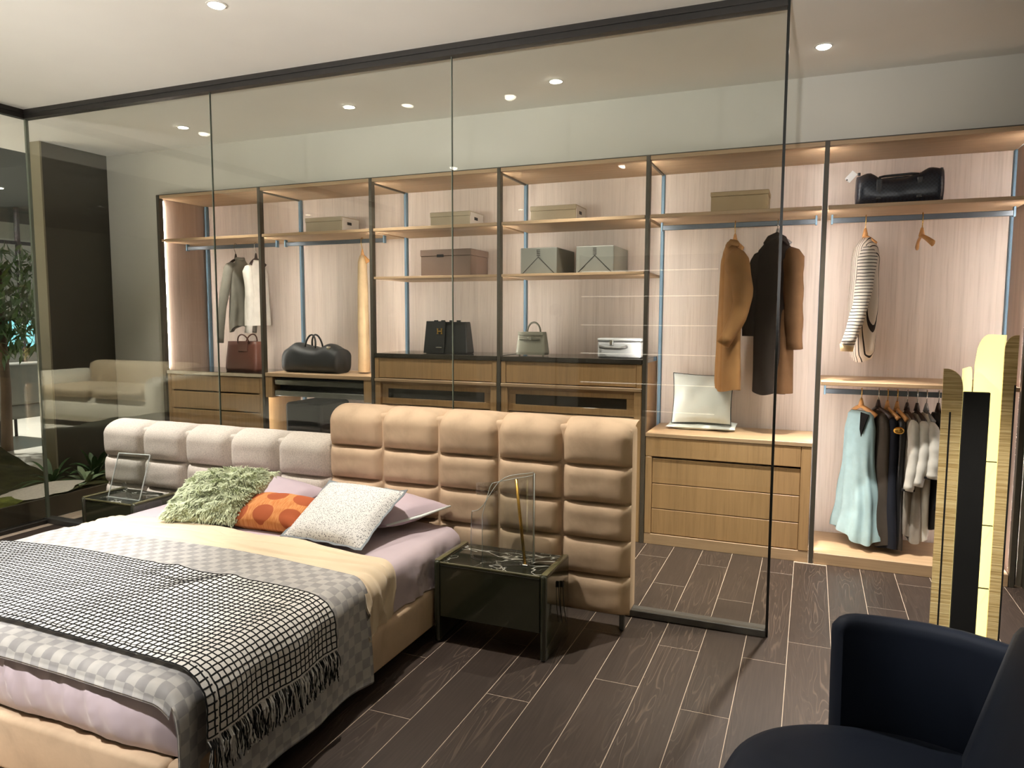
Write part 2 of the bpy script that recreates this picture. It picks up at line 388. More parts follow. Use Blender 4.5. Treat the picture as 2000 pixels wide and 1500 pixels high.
def shelf(i, z0, z1, mat='oak_x', yf=YW-0.002):
    o = MB().rbox(XP[i]+0.0175, XP[i+1]-0.0175, yf+0.006, YB-0.001, z0, z1, 0.002, 1).obj('shelf', MT[mat], wr); return o
for i in range(6): shelf(i, 2.135, 2.157)
for i in (2, 3): shelf(i, 1.780, 1.798)
shelf(5, 1.098, 1.121)
for i in (2, 3):   # thin struts carrying the shelves at the open end
    pass
def rail(i, z, xa=None, xb=None, drop=0.022):
    xa = XP[i]+0.045 if xa is None else xa; xb = XP[i+1]-0.045 if xb is None else xb
    r = MB().rbox(xa, xb, 4.985, 5.005, z-0.016, z+0.016, 0.003, 1).obj('hanging_rail', MT['rail'], wr)
    for x in (xa, xb): MB().rbox(x-0.006, x+0.006, 4.978, 5.012, z-0.022, z+drop, 0.002, 1).obj('bracket', MT['alu'], r)
ZR = 2.098
for i in (0, 1, 4, 5): rail(i, ZR, drop=0.036)
rail(5, 1.042, drop=0.055)

# ------------------------------------------------------------------ drawer units
def front(parent, name, x0, x1, z0, z1, y=YW, m='oak', r=0.003, d=0.02):
    return MB().rbox(x0, x1, y, y+d, z0, z1, r, 1).obj(name, MT[m], parent)
def carcass(t, x0, x1, z0, z1, yf=YW+0.02, m='oak'):
    b = MB(); b.box(x0, x0+0.018, yf, YB-0.002, z0, z1); b.box(x1-0.018, x1, yf, YB-0.002, z0, z1)
    b.box(x0+0.018, x1-0.018, yf+0.005, YB-0.002, z1-0.016, z1); b.box(x0+0.018, x1-0.018, yf+0.005, YB-0.002, z0, z0+0.016); b.box(x0+0.018, x1-0.018, YB-0.02, YB-0.002, z0+0.016, z1-0.016)
    return b.obj('carcass', MT[m], t)
# first bay: five drawers under a dark top
xa, xb = XP[0]+0.016, XP[1]-0.016
t = thing('drawer_cabinet', 'oak drawer cabinet with dark top beneath the grey shirt', 'cabinet', ((xa+xb)/2, 5.0, 0))
carcass(t, xa+0.04, xb-0.04, 0.0, 0.998)
MB().rbox(xa, xb, YW+0.004, YB-0.04, 1.0, 1.03, 0.002, 1).obj('top', MT['dark_top'], t)
for sx in (xa+0.001, xb-0.035): front(t, 'stile', sx, sx+0.034, 0.0, 0.998, YW+0.012)
for z in (0.865, 0.707, 0.552, 0.397, 0.242, 0.087): front(t, 'drawer', xa+0.037, xb-0.037, z, z+(0.128 if z > 0.8 else 0.145), YW+0.014)
# second bay: open dressing unit with smoked glass drawers
xa, xb = XP[1]+0.016, XP[2]-0.016
t = thing('dressing_unit', 'hung oak dressing unit with two smoked glass drawers beneath the black duffel bag', 'cabinet', ((xa+xb)/2, 5.0, 0.84))
MB().rbox(xa, xb, YW-0.002, YB-0.04, 1.012, 1.042, 0.002, 1).obj('top', MT['oak_x'], t)
for sx in (xa, xb-0.07): MB().rbox(sx, sx+0.07, YW+0.002, YB-0.04, 0.84, 1.0115, 0.002, 1).obj('side_panel', MT['oak'], t)
MB().box(xa+0.071, xb-0.071, YW+0.10, YB-0.04, 0.85, 1.011).obj('interior', MT['black_in'], t)
for z in (0.855, 0.945):
    d = MB().rbox(xa+0.075, xb-0.075, YW+0.02, YW+0.09, z, z+0.042, 0.003, 1).obj('drawer', MT['smoke_grey'], t)
    MB().box(xa+0.08, xb-0.08, YW+0.03, YW+0.085, z+0.0425, z+0.048).obj('shadow_gap', MT['black_in'], d)
tag(MB().rbox(-3.98, -3.62, YW+0.06, 5.2, 0.0, 0.80, 0.03, 3).obj('storage_pouf', MT['black_in']), 'black leather storage pouf under the dressing unit', 'pouf')
# third and fourth bays
for i, lab in ((2, 'oak drawer cabinet with dark top beneath the black bag with gold clasp'), (3, 'oak drawer cabinet with dark top beneath the grey handbag and white case')):
    xa, xb = XP[i]+0.016, XP[i+1]-0.016
    t = thing('drawer_cabinet', lab, 'cabinet', ((xa+xb)/2, 5.0, 0), 'cabinets with a glass fronted drawer')
    MB().rbox(xa, xb, YW-0.002, YB-0.04, 1.192, 1.224, 0.002, 1).obj('top', MT['dark_top'], t)
    carcass(t, xa+0.005, xb-0.005, 0.0, 1.19, YW+0.055)
    for sx in (xa, xb-0.036): front(t, 'stile', sx, sx+0.036, 1.036, 1.190, YW+0.002, d=0.05)
    front(t, 'drawer', xa+0.038, xb-0.038, 1.040, 1.188, YW+0.006)
    front(t, 'cross_rail', xa, xb, 1.010, 1.034, YW-0.006, d=0.058, m='oak_x')
    for sx in (xa, xb-0.05): front(t, 'stile', sx, sx+0.05, 0.0, 1.008, YW+0.002, d=0.05)
    d = MB()
    x0, x1 = xa+0.052, xb-0.052
    yy = YW+0.022
    d.rbox(x0, x1, yy, yy+0.018, 0.840, 0.886, 0.001, 1); d.rbox(x0, x1, yy, yy+0.018, 0.958, 0.990, 0.001, 1)
    d.rbox(x0, x0+0.052, yy, yy+0.018, 0.8865, 0.9575, 0.001, 1); d.rbox(x1-0.052, x1, yy, yy+0.018, 0.8865, 0.9575, 0.001, 1)
    dr = d.obj('drawer', MT['oak'], t)
    MB().box(x0+0.05, x1-0.05, yy+0.008, yy+0.014, 0.884, 0.960).obj('glass_front', MT['smoke'], dr)
    MB().add([(x0, yy, 0.990), (x1, yy, 0.990), (x1+0.012, YW+0.002, 1.009), (x0-0.012, YW+0.002, 1.009), (x0, yy+0.02, 0.990), (x1, yy+0.02, 0.990), (x1+0.012, YW+0.03, 1.0095), (x0-0.012, YW+0.03, 1.0095)],
             [(0,1,2,3), (5,4,7,6), (0,3,7,4), (1,5,6,2), (0,4,5,1), (3,2,6,7)]).obj('finger_grip', MT['oak_x'], dr)
    for z in (0.655, 0.470, 0.285, 0.10): front(t, 'drawer', x0, x1, z, z+0.175, YW+0.022)
# fifth bay: low dresser
xa, xb = XP[4]+0.016, XP[5]-0.016
t = thing('dresser', 'low oak dresser of wide drawers under the two coats', 'dresser', ((xa+xb)/2, 5.0, 0))
MB().rbox(xa, xb, YW-0.004, YB-0.04, 0.720, 0.745, 0.002, 1).obj('top', MT['oak_x'], t)
carcass(t, xa+0.003, xb-0.003, 0.07, 0.719, YW+0.03)
MB().rbox(xa, xb, YW+0.002, YB-0.04, 0.0, 0.0695, 0.002, 1).obj('plinth', MT['oak_x'], t)
front(t, 'drawer', xa+0.002, xb-0.062, 0.590, 0.718, YW, d=0.028)
for sx, w in ((xa+0.002, 0.042), (xb-0.060, 0.058)): front(t, 'stile', sx, sx+w, 0.072, 0.588 if w < 0.05 else 0.718, YW, d=0.028)
for z in (0.412, 0.243, 0.074): front(t, 'drawer', xa+0.046, xb-0.062, z, z+0.166, YW+0.008)
# sixth bay: low plinth
xa, xb = XP[5]+0.016, XP[6]-0.016
tag(MB().rbox(xa, xb, YW-0.002, YB-0.04, 0.0, 0.071, 0.002, 1).obj('wardrobe_plinth', MT['oak_x']), 'low oak plinth under the row of hanging dresses', 'plinth')

# ================================================================== THINGS IN THE WARDROBE
MT['card_taupe'] = plain('taupe_card', rgb(176,162,138), 0.75, var=0.04)
MT['card_lit_white'] = plain('lit_and_white_card', rgb(214,206,196), 0.7, var=0.03)  # box ends coloured as if lit; also the white care tag
MT['card_brown'] = plain('brown_leatherette', rgb(122,100,88), 0.6, var=0.06)
MT['card_grey'] = plain('grey_leatherette', rgb(128,128,120), 0.5, var=0.06)
MT['card_tan'] = plain('tan_card', rgb(172,150,116), 0.7, var=0.04)
MT['tag_white'] = plain('bright_white_paper', rgb(248,250,248), 0.6, var=0.01)
MT['hole'] = plain('dark_opening', rgb(28,24,22), 0.8, var=0.1)
MT['leather_brown'] = plain('brown_leather', rgb(92,54,42), 0.42, var=0.12, scale=5, bmp=0.1)
MT['black_cloth'] = plain('black_nylon', rgb(34,37,40), 0.5, var=0.15, scale=12, bmp=0.2, bscale=60)
MT['black_leather'] = plain('black_leather', rgb(24,25,27), 0.4, var=0.12, bmp=0.1)
MT['gold'] = plain('gold_metal', rgb(214,170,86), 0.25, 1.0, var=0.05)
MT['silver'] = plain('silver_metal', rgb(200,198,190), 0.25, 1.0, var=0.05)
MT['grey_leather'] = plain('grey_leather', rgb(122,120,106), 0.42, var=0.07, bmp=0.08)
MT['white_case'] = plain('white_hard_case', rgb(222,224,226), 0.35, var=0.03)
MT['trim_grey'] = plain('grey_case_trim', rgb(140,140,140), 0.4, 0.4)
MT['navy_weave'] = None
def weave_mat(name, c, sc=90):
    m, t, b = newmat(name)
    ck = N(t, 'ShaderNodeTexChecker'); ck.inputs['Scale'].default_value = sc
    t.links.new(coords(t, (1,1,1), 'Object', (0.0, 0.0, 0.0)), ck.inputs['Vector'])
    ck.inputs['Color1'].default_value = mulc(c, 0.7); ck.inputs['Color2'].default_value = mulc(c, 1.35)
    t.links.new(ck.outputs[0], b.inputs['Base Color']); b.inputs['Roughness'].default_value = 0.38
    bump(t, b, ck.outputs['Fac'], 0.5, 0.003); return m
MT['navy_weave'] = weave_mat('navy_woven_leather', rgb(30,36,46))

def archive_box(x0, x1, y0, y1, z, zt, lab, body='card_taupe', end='card_lit_white', lid=0.035, hole_end=True, hole_front=False):
    t = thing('lidded_box', lab, 'box', ((x0+x1)/2, (y0+y1)/2, z))
    MB().rbox(x0+0.004, x1-0.004, y0+0.004, y1-0.004, z, zt-lid, 0.002, 1).obj('body', MT[body], t)
    MB().rbox(x0, x1, y0, y1, zt-lid+0.001, zt, 0.003, 1).obj('lid', MT[body], t)
    if hole_end:
        MB().box(x1-0.0045, x1+0.0006, y0+0.012, y1-0.012, z+0.002, zt-0.008).obj('lit_end', MT[end], t)  # end face whitened to stand for the light falling on it
        yc = y0+(y1-y0)*0.42
        MB().rbox(x1+0.0002, x1+0.002, yc-0.03, yc+0.03, zt-0.060, zt-0.038, 0.0009, 1).obj('hand_hole', MT['hole'], t)
    if hole_front:
        xc = x0+(x1-x0)*0.40
        MB().rbox(xc-0.028, xc+0.028, y0-0.001, y0+0.003, zt-0.056, zt-0.036, 0.001, 1).obj('hand_hole', MT['hole'], t)
    return t
archive_box(-3.819, -3.465, 4.90, 5.148, 2.157, 2.288, 'taupe lidded card box alone on the shelf above the black duffel bag')
archive_box(-2.678, -2.344, 4.90, 5.143, 2.157, 2.274, 'taupe lidded card box on the shelf above the larger brown box')
archive_box(-1.876, -1.536, 4.90, 5.145, 2.157, 2.277, 'taupe lidded card box on the shelf above the two grey boxes')
archive_box(-0.636, -0.281, 4.90, 5.12, 2.157, 2.300, 'plain tan lidded box on the shelf above the camel coat', 'card_tan', 'card_tan', 0.03, False)
tb = archive_box(-2.70, -2.285, 4.79, 5.10, 1.798, 1.990, 'large brown lidded box with dark hand hole on the middle shelf', 'card_brown', 'card_brown', 0.048, False, True)
for x0, x1, lab in ((-1.905, -1.637, 'grey patterned leather box beside the rear post on the middle shelf'), (-1.500, -1.237, 'grey patterned leather box at the open end of the middle shelf')):
    t = thing('storage_box', lab, 'box', ((x0+x1)/2, 4.99, 1.798), 'grey boxes with a seam motif')
    MB().rbox(x0, x1, 4.795, 5.195, 1.798, 1.978, 0.006, 2).obj('body', MT['card_grey'], t)
    xc = (x0+x1)/2; y = 4.7938
    sm = MB(); sm.tube([(xc-0.115, y, 1.803), (xc, y, 1.915), (xc+0.115, y, 1.803)], 0.0022, 6)
    for k in range(4): sm.box(xc-0.012, xc+0.012, y-0.001, y+0.002, 1.921+k*0.013, 1.925+k*0.013)
    sm.obj('seam', MT['hole'], t)

def rr_ring(cx, cy, z, wx, wy, p=4, n=32):
    out = []
    for k in range(n):
        a = 2*PI*k/n; c, s_ = math.cos(a), math.sin(a)
        out.append((cx+wx*math.copysign(abs(c)**(2/p), c), cy+wy*math.copysign(abs(s_)**(2/p), s_), z))
    return out
def arc(c, w, h, n=12, axis='x', lean=0.0):
    P = []
    for k in range(n+1):
        a = PI*k/n; u = -w*math.cos(a); v = h*math.sin(a)
        P.append((c[0]+u, c[1]+lean*math.sin(a), c[2]+v) if axis == 'x' else (c[0]+lean*math.sin(a), c[1]+u, c[2]+v))
    return P
# brown tote
t = thing('tote_bag', 'brown leather tote bag on the dark cabinet top', 'bag', (-4.50, 4.93, 1.03))
MB().rings([rr_ring(-4.50, 4.93, z, w, d, 6) for z, w, d in ((1.031, 0.165, 0.070), (1.06, 0.172, 0.075), (1.15, 0.168, 0.065), (1.25, 0.160, 0.050), (1.285, 0.158, 0.046))], cap0=True, cap1=True).obj('body', MT['leather_brown'], t, smooth=True)
for dy in (-0.052, 0.052): MB().tube(arc((-4.47, 4.93+dy*0.9, 1.27), 0.06, 0.075, lean=-0.02 if dy < 0 else 0.02), 0.006, 8).obj('handle', MT['leather_brown'], t, smooth=True)
MB().rbox(-4.475, -4.455, 4.874, 4.880, 1.235, 1.262, 0.002, 1).obj('clasp', MT['silver'], t)
MB().rbox(-4.52, -4.42, 4.868, 4.879, 1.20, 1.29, 0.004, 1).obj('closing_strap', MT['leather_brown'], t)
# black duffel
def duffel(t, x0, x1, cy, wy, z0, prof, m, part='body', n=28):
    R = []; K = len(prof)
    for i in range(25):
        u = i/24; q = u*(K-1); j = min(int(q), K-2); f = q-j; f = f*f*(3-2*f)
        h = prof[j]*(1-f)+prof[j+1]*f; e = min(1, (min(u, 1-u)*2/0.16))**0.45 if 0 < u < 1 else 0.0
        e = 0.84+0.16*e; x = x0+(x1-x0)*u; r = []
        for k in range(n):
            a = 2*PI*k/n; c, s_ = math.cos(a), math.sin(a)
            yy = cy+wy*e*math.copysign(abs(c)**0.6, c)*(1-0.28*max(0, s_)**2)
            zz = z0+h*(0.5+0.5*math.copysign(abs(s_)**0.7, s_))
            w = 0.006*noise.noise((x*14, yy*14, zz*14))
            r.append((x+w, yy+w, max(z0, zz+w*(1 if s_ > -0.6 else 0))))
        R.append(r)
    return MB().rings(R, cap0=True, cap1=True).obj(part, m, t, smooth=True)
t = thing('duffel_bag', 'black nylon duffel bag on the oak dressing unit', 'bag', (-3.76, 4.93, 1.042))
duffel(t, -4.03, -3.49, 4.93, 0.12, 1.0425, [0.19, 0.245, 0.215, 0.205, 0.24, 0.20], MT['black_cloth'])
for dy in (-0.05, 0.05): MB().tube(arc((-3.78, 4.93+dy, 1.245), 0.052, 0.105, lean=-dy*0.5), 0.0075, 8).obj('handle', MT['black_leather'], t, smooth=True)
MB().rbox(-3.585, -3.56, 4.83, 4.86, 1.235, 1.26, 0.004, 1).obj('zip_pull', MT['silver'], t)
# black bag with clasp
t = thing('structured_bag', 'black leather bag with a gold letter H clasp', 'bag', (-2.53, 4.92, 1.225))
MB().rings([rr_ring(-2.53, 4.93, z, w, d, 10) for z, w, d in ((1.2255, 0.172, 0.075), (1.24, 0.175, 0.075), (1.45, 0.158, 0.045), (1.462, 0.155, 0.04))], cap0=True, cap1=True).obj('body', MT['black_leather'], t)
MB().add([(-2.708, 4.852, 1.228), (-2.535, 4.850, 1.228), (-2.535, 4.880, 1.462), (-2.694, 4.880, 1.462), (-2.708, 4.842, 1.228), (-2.535, 4.840, 1.228), (-2.535, 4.868, 1.467), (-2.694, 4.868, 1.467)],
         [(3,2,1,0), (4,5,6,7), (0,1,5,4), (1,2,6,5), (2,3,7,6), (3,0,4,7)]).obj('front_flap', MT['black_leather'], t)
h = MB(); zc, xc, y = 1.392, -2.575, 4.857
h.box(xc-0.020, xc-0.013, y-0.006, y+0.001, zc-0.016, zc+0.016); h.box(xc+0.013, xc+0.020, y-0.006, y+0.001, zc-0.016, zc+0.016); h.box(xc-0.013, xc+0.013, y-0.006, y+0.001, zc-0.004, zc+0.004)
h.box(xc-0.025, xc-0.008, y-0.006, y+0.001, zc+0.016, zc+0.020); h.box(xc+0.008, xc+0.025, y-0.006, y+0.001, zc+0.016, zc+0.020); h.box(xc-0.025, xc-0.008, y-0.006, y+0.001, zc-0.020, zc-0.016); h.box(xc+0.008, xc+0.025, y-0.006, y+0.001, zc-0.020, zc-0.016)
h.obj('clasp', MT['gold'], t, label='gold letter H clasp')
MB().rbox(-2.60, -2.552, 4.838, 4.844, 1.268, 1.274, 0.001, 1).obj('metal_bar', MT['silver'], t)
for x in (-2.63, -2.57, -2.50, -2.44): MB().rbox(x-0.018, x+0.012, 4.90, 4.915, 1.458, 1.474, 0.002, 1).obj('strap_loop', MT['black_leather'], t)
# grey handbag
t = thing('handbag', 'small grey leather handbag with a round top handle', 'bag', (-1.85, 4.90, 1.225))
MB().rings([rr_ring(-1.85, 4.90, z, w, d, 8) for z, w, d in ((1.232, 0.110, 0.055), (1.25, 0.113, 0.056), (1.33, 0.104, 0.045), (1.385, 0.098, 0.034), (1.395, 0.096, 0.03))], cap0=True, cap1=True).obj('body', MT['grey_leather'], t, smooth=False)
MB().rbox(-1.945, -1.755, 4.855, 4.868, 1.372, 1.396, 0.002, 1).obj('flap', MT['grey_leather'], t)
MB().rbox(-1.935, -1.775, 4.846, 4.856, 1.340, 1.354, 0.002, 1).obj('belt', MT['grey_leather'], t)
MB().rbox(-1.862, -1.838, 4.842, 4.847, 1.336, 1.360, 0.002, 1).obj('clasp', MT['silver'], t)
MB().rbox(-1.93, -1.77, 4.845, 4.848, 1.354, 1.3565, 0.0005, 1).obj('metal_edge', MT['silver'], t)
MB().tube(arc((-1.84, 4.90, 1.392), 0.050, 0.070), 0.0065, 8).obj('handle', MT['grey_leather'], t, smooth=True)
for dx in (-0.09, 0.09): MB().cyl((-1.85+dx, 4.875, 1.2245), 0.006, 0.008, 10).obj('stud', MT['silver'], t)
# white case
t = thing('vanity_case', 'white hard vanity case with grey handle on the dark cabinet top', 'case', (-1.215, 4.93, 1.225))
MB().rbox(-1.362, -1.062, 4.87, 5.05, 1.2245, 1.334, 0.012, 3).obj('body', MT['white_case'], t)
MB().rbox(-1.364, -1.060, 4.868, 5.052, 1.338, 1.358, 0.008, 2).obj('lid', MT['white_case'], t)
MB().rbox(-1.360, -1.064, 4.8695, 5.048, 1.3345, 1.3375, 0.001, 1).obj('seam', MT['trim_grey'], t)
MB().rbox(-1.275, -1.252, 4.862, 4.870, 1.312, 1.345, 0.002, 1).obj('latch', MT['silver'], t)
MB().tube([(-1.345, 4.868, 1.300), (-1.34, 4.848, 1.300), (-1.30, 4.842, 1.292), (-1.20, 4.842, 1.290), (-1.165, 4.848, 1.296), (-1.155, 4.868, 1.302)], 0.011, 10, flat=0.6).obj('handle', MT['trim_grey'], t, smooth=True)
# navy woven duffel
t = thing('duffel_bag', 'navy woven leather duffel bag on the top shelf', 'bag', (0.44, 4.95, 2.157))
duffel(t, 0.215, 0.665, 4.95, 0.12, 2.1575, [0.185, 0.205, 0.165, 0.16, 0.165, 0.185, 0.215, 0.205], MT['navy_weave'])
for dy in (-0.075, 0.075): MB().tube([(0.33, 4.95+dy, 2.305), (0.335, 4.95+dy*0.8, 2.326), (0.36, 4.95+dy*0.7, 2.332), (0.50, 4.95+dy*0.7, 2.338), (0.535, 4.95+dy*0.8, 2.334), (0.54, 4.95+dy, 2.315)], 0.007, 8).obj('handle', MT['black_leather'], t, smooth=True)
for x in (0.33, 0.54): MB().rbox(x-0.014, x+0.014, 4.832, 4.85, 2.19, 2.31, 0.004, 1).obj('strap', MT['black_leather'], t)
for x in (0.225, 0.655): MB().cyl((x, 4.90, 2.345), 0.008, 0.016, 10).obj('ring', MT['black_leather'], t)
# price tag hung in front of the back panel
t = thing('paper_tag', 'small white paper tag beside the navy woven duffel bag', 'tag', (0.195, 5.2, 2.37))
q = MB()
for sx, sz in ((-1,-1),(1,-1),(1,1),(-1,1)): pass
ca, sa = math.cos(math.radians(48)), math.sin(math.radians(48))
pts = [(u*ca-v*sa, u*sa+v*ca) for u, v in ((-0.034,-0.020), (0.034,-0.020), (0.034,0.020), (-0.034,0.020))]
q.add([(0.195+u, 5.262, 2.405+v) for u, v in pts]+[(0.195+u, 5.2645, 2.405+v) for u, v in pts], [(0,1,2,3), (7,6,5,4), (0,4,5,1), (1,5,6,2), (2,6,7,3), (3,7,4,0)]).obj('card', MT['tag_white'], t)
MB().rbox(0.168, 0.176, 5.2600, 5.2618, 2.381, 2.389, 0.0005, 1).obj('eyelet', MT['hole'], t)

# ------------------------------------------------------------------ pillows
def pillow(c00, c10, c11, c01, thick, name, m, parent=None, n=22, pinch=0.05, wr=0.006, seed=0.0, power=0.42, origin=None, lump=0.0):
    A, B, C_, D = map(Vector, (c00, c10, c11, c01))
    nrm = ((B-A).cross(D-A)).normalized(); cen = (A+B+C_+D)/4; b = MB()
    def side(sg):
        def f(u, v):
            p = A*(1-u)*(1-v)+B*u*(1-v)+C_*u*v+D*(1-u)*v
            eu, ev = 1-(2*u-1)**2, 1-(2*v-1)**2
            p = p+(cen-p)*pinch*(eu*(1-ev)+ev*(1-eu))
            th = thick*0.5*(eu*ev)**power
            w = noise.noise((u*5+seed, v*5, sg*3+seed))*wr*min(1, eu*ev*6)+noise.noise((u*14+seed, v*14, sg*7))*(wr*0.4+lump)*min(1, eu*ev*5)
            q = p+nrm*sg*(th+w)
            return (q.x, q.y, q.z, u, v)
        return f
    b.grid(side(1), n, n); b.grid(side(-1), n, n, flip=True)
    return b.obj(name, m, parent, smooth=True, origin=origin)
MT['piping_dark'] = plain('dark_piping', rgb(60,66,66), 0.6)
MT['cushion_white'] = plain('white_cotton', rgb(214,220,214), 0.85, var=0.03, bmp=0.15, bscale=300, sheen=0.2)
c = [(-0.865, 4.985, 0.785), (-0.475, 4.985, 0.79), (-0.475, 5.14, 1.105), (-0.885, 5.14, 1.115)]
t = thing('cushion', 'white cushion with dark piping leaning upright on the dresser', 'cushion', (-0.67, 5.05, 0.746))
pillow(*c, 0.12, 'cover', MT['cushion_white'], t, seed=3)
pth = []
cc = [Vector(p) for p in c]; cen = sum(cc, Vector())/4
for k in range(4):
    a, b2 = cc[k], cc[(k+1) % 4]
    for i in range(10):
        u = i/10; p = a.lerp(b2, u); pth.append(p+(cen-p)*0.05*(1-(2*u-1)**2))
pth.append(pth[0])
MB().tube(pth, 0.004, 6, caps=False).obj('piping', MT['piping_dark'], t, smooth=True)
t = thing('cushion', 'white cushion lying flat beneath the piped cushion on the dresser', 'cushion', (-0.67, 5.05, 0.746))
pillow((-0.90, 4.95, 0.762), (-0.445, 4.96, 0.762), (-0.45, 5.20, 0.775), (-0.90, 5.20, 0.775), 0.048, 'cover', MT['cushion_white'], t, seed=9, pinch=0.02)

# ------------------------------------------------------------------ hangers and clothes
MT['hanger_wood'] = wood('hanger_beech', rgb(205,150,92), 0.8, 'y', 1.0, 0.4, 0.15)
MT['hanger_dark'] = plain('dark_hanger', rgb(52,36,30), 0.4)
def fabric(name, c, rough=0.9, var=0.08, sheen=0.15): return plain(name, c, rough, var=var, scale=14, spec=0.2)
MT['f_grey'] = fabric('grey_linen', rgb(150,146,136)); MT['f_white'] = fabric('white_wool', rgb(222,216,206))
MT['f_camel'] = fabric('camel_wool', rgb(152,112,70)); MT['f_tan'] = fabric('pale_tan_crepe', rgb(206,178,140)); MT['f_brown'] = fabric('dark_brown_wool', rgb(84,60,38))
MT['f_dark'] = fabric('dark_coat_front', rgb(44,36,32)); MT['f_teal'] = fabric('pale_teal_crepe', rgb(150,178,184))
MT['f_taupe'] = fabric('dark_taupe_cloth', rgb(64,58,52)); MT['f_black'] = plain('black_satin', rgb(16,16,18), 0.45, var=0.2, sheen=0.1)
MT['f_navy'] = fabric('midnight_navy', rgb(26,29,38)); MT['f_pale'] = fabric('pale_grey_cotton', rgb(205,203,196))
MT['f_stone'] = fabric('stone_grey_cotton', rgb(150,143,134)); MT['f_cream'] = fabric('cream_cotton', rgb(216,190,150))
MT['f_trim'] = fabric('black_trim', rgb(20,20,22))
def stripe_mat():
    m, t, b = newmat('striped_knit')
    co = N(t, 'ShaderNodeTexCoord'); sp = N(t, 'ShaderNodeSeparateXYZ'); t.links.new(co.outputs['Object'], sp.inputs[0])
    z = math_(t, 'ADD', sp.outputs['Z'], math_(t, 'MULTIPLY', noisetex(t, co.outputs['Object'], 9, 1), 0.012))
    f = math_(t, 'LESS_THAN', math_(t, 'FRACT', math_(t, 'MULTIPLY', z, 52.0)), 0.24)
    t.links.new(mixc(t, f, rgb(226,218,206), rgb(30,26,26)), b.inputs['Base Color']); b.inputs['Roughness'].default_value = 0.9; return m
MT['f_stripe'] = stripe_mat()
def vstripe_mat():
    m, t, b = newmat('striped_knit_front')
    co = N(t, 'ShaderNodeTexCoord'); mp = N(t, 'ShaderNodeMapping'); mp.inputs['Rotation'].default_value = (0, 0, math.radians(-25)); t.links.new(co.outputs['Object'], mp.inputs[0])
    sp = N(t, 'ShaderNodeSeparateXYZ'); t.links.new(mp.outputs[0], sp.inputs[0])
    y = math_(t, 'ADD', sp.outputs['Y'], math_(t, 'MULTIPLY', noisetex(t, co.outputs['Object'], 4, 1), 0.02))
    f = math_(t, 'LESS_THAN', math_(t, 'FRACT', math_(t, 'MULTIPLY', y, 40.0)), 0.22)
    t.links.new(mixc(t, f, rgb(214,202,188), rgb(36,30,28)), b.inputs['Base Color']); b.inputs['Roughness'].default_value = 0.9; return m
MT['f_vstripe'] = vstripe_mat()

def frame_(yaw):
    a = math.radians(yaw); return Vector((math.sin(a), -math.cos(a), 0)), Vector((math.cos(a), math.sin(a), 0))
def hanger(x, zrail, ztop, yaw, lab, wide=0.15, mat='hanger_wood', hook='gold', y=4.995, thick=0.008):
    ew, et = frame_(yaw); c = Vector((x, y, ztop))
    t = thing('clothes_hanger', lab, 'hanger', (x, y, ztop-0.06))
    P = []
    for k in range(17):
        u = -1+k/8; P.append(c+ew*u*wide+et*(0.02*u*u)+Vector((0, 0, -0.055*abs(u)**1.5)))
    MB().tube(P, [0.010+0.010*abs(-1+k/8) for k in range(17)], 8, flat=0.55).obj('shoulder_bar', MT[mat], t, smooth=True)
    MB().tube([c+Vector((0, 0, 0.0)), c+Vector((0, 0, 0.05))], [0.018, 0.007], 8, flat=0.6).obj('neck', MT[mat], t, smooth=True)
    top = zrail+0.026
    H = [c+Vector((0, 0, 0.045)), Vector((x, y-0.004, zrail-0.05)), Vector((x, y-0.016, zrail-0.018)), Vector((x, y-0.017, zrail+0.006)), Vector((x, y-0.010, top-0.004)), Vector((x, y, top)), Vector((x, y+0.012, top-0.004)), Vector((x, y+0.017, zrail+0.004))]
    MB().tube(H, 0.0026, 6).obj('hook', MT[hook], t, smooth=True)
    return t
def body(t, x, y, yaw, secs, m, part='body', n=56, rip=0.10, k=7, ph=0.0, hemvar=0.0, cap1=False):
    ew, et = frame_(yaw); z0, z1 = secs[0][0], secs[-1][0]; R = []
    m2 = 34
    for i in range(m2+1):
        u = i/m2; z = z0+(z1-z0)*u
        for j in range(len(secs)-1):
            if secs[j][0] >= z >= secs[j+1][0]: break
        f = (secs[j][0]-z)/max(1e-6, secs[j][0]-secs[j+1][0]); f = f*f*(3-2*f)
        hw = secs[j][1]*(1-f)+secs[j+1][1]*f; ht = secs[j][2]*(1-f)+secs[j+1][2]*f
        sh = secs[j][3]*(1-f)+secs[j+1][3]*f if len(secs[j]) > 3 else 0
        r = []
        for q in range(n):
            a = 2*PI*q/n; c, s_ = math.cos(a), math.sin(a)
            rr = 1+rip*u*math.sin(k*a+ph+2*noise.noise((u*2, ph, 0)))+0.05*noise.noise((c*2+ph, s_*2, u*5))
            p = Vector((x, y, z))+ew*(hw*c*(0.6+0.4*rr)+sh)+et*(ht*math.copysign(abs(s_)**0.8, s_)*rr)
            p.z += hemvar*u*u*math.sin(2*a+ph)
            r.append(p[:])
        R.append(r)
    return MB().rings(R, cap0=True, cap1=cap1).obj(part, m, t, smooth=True)
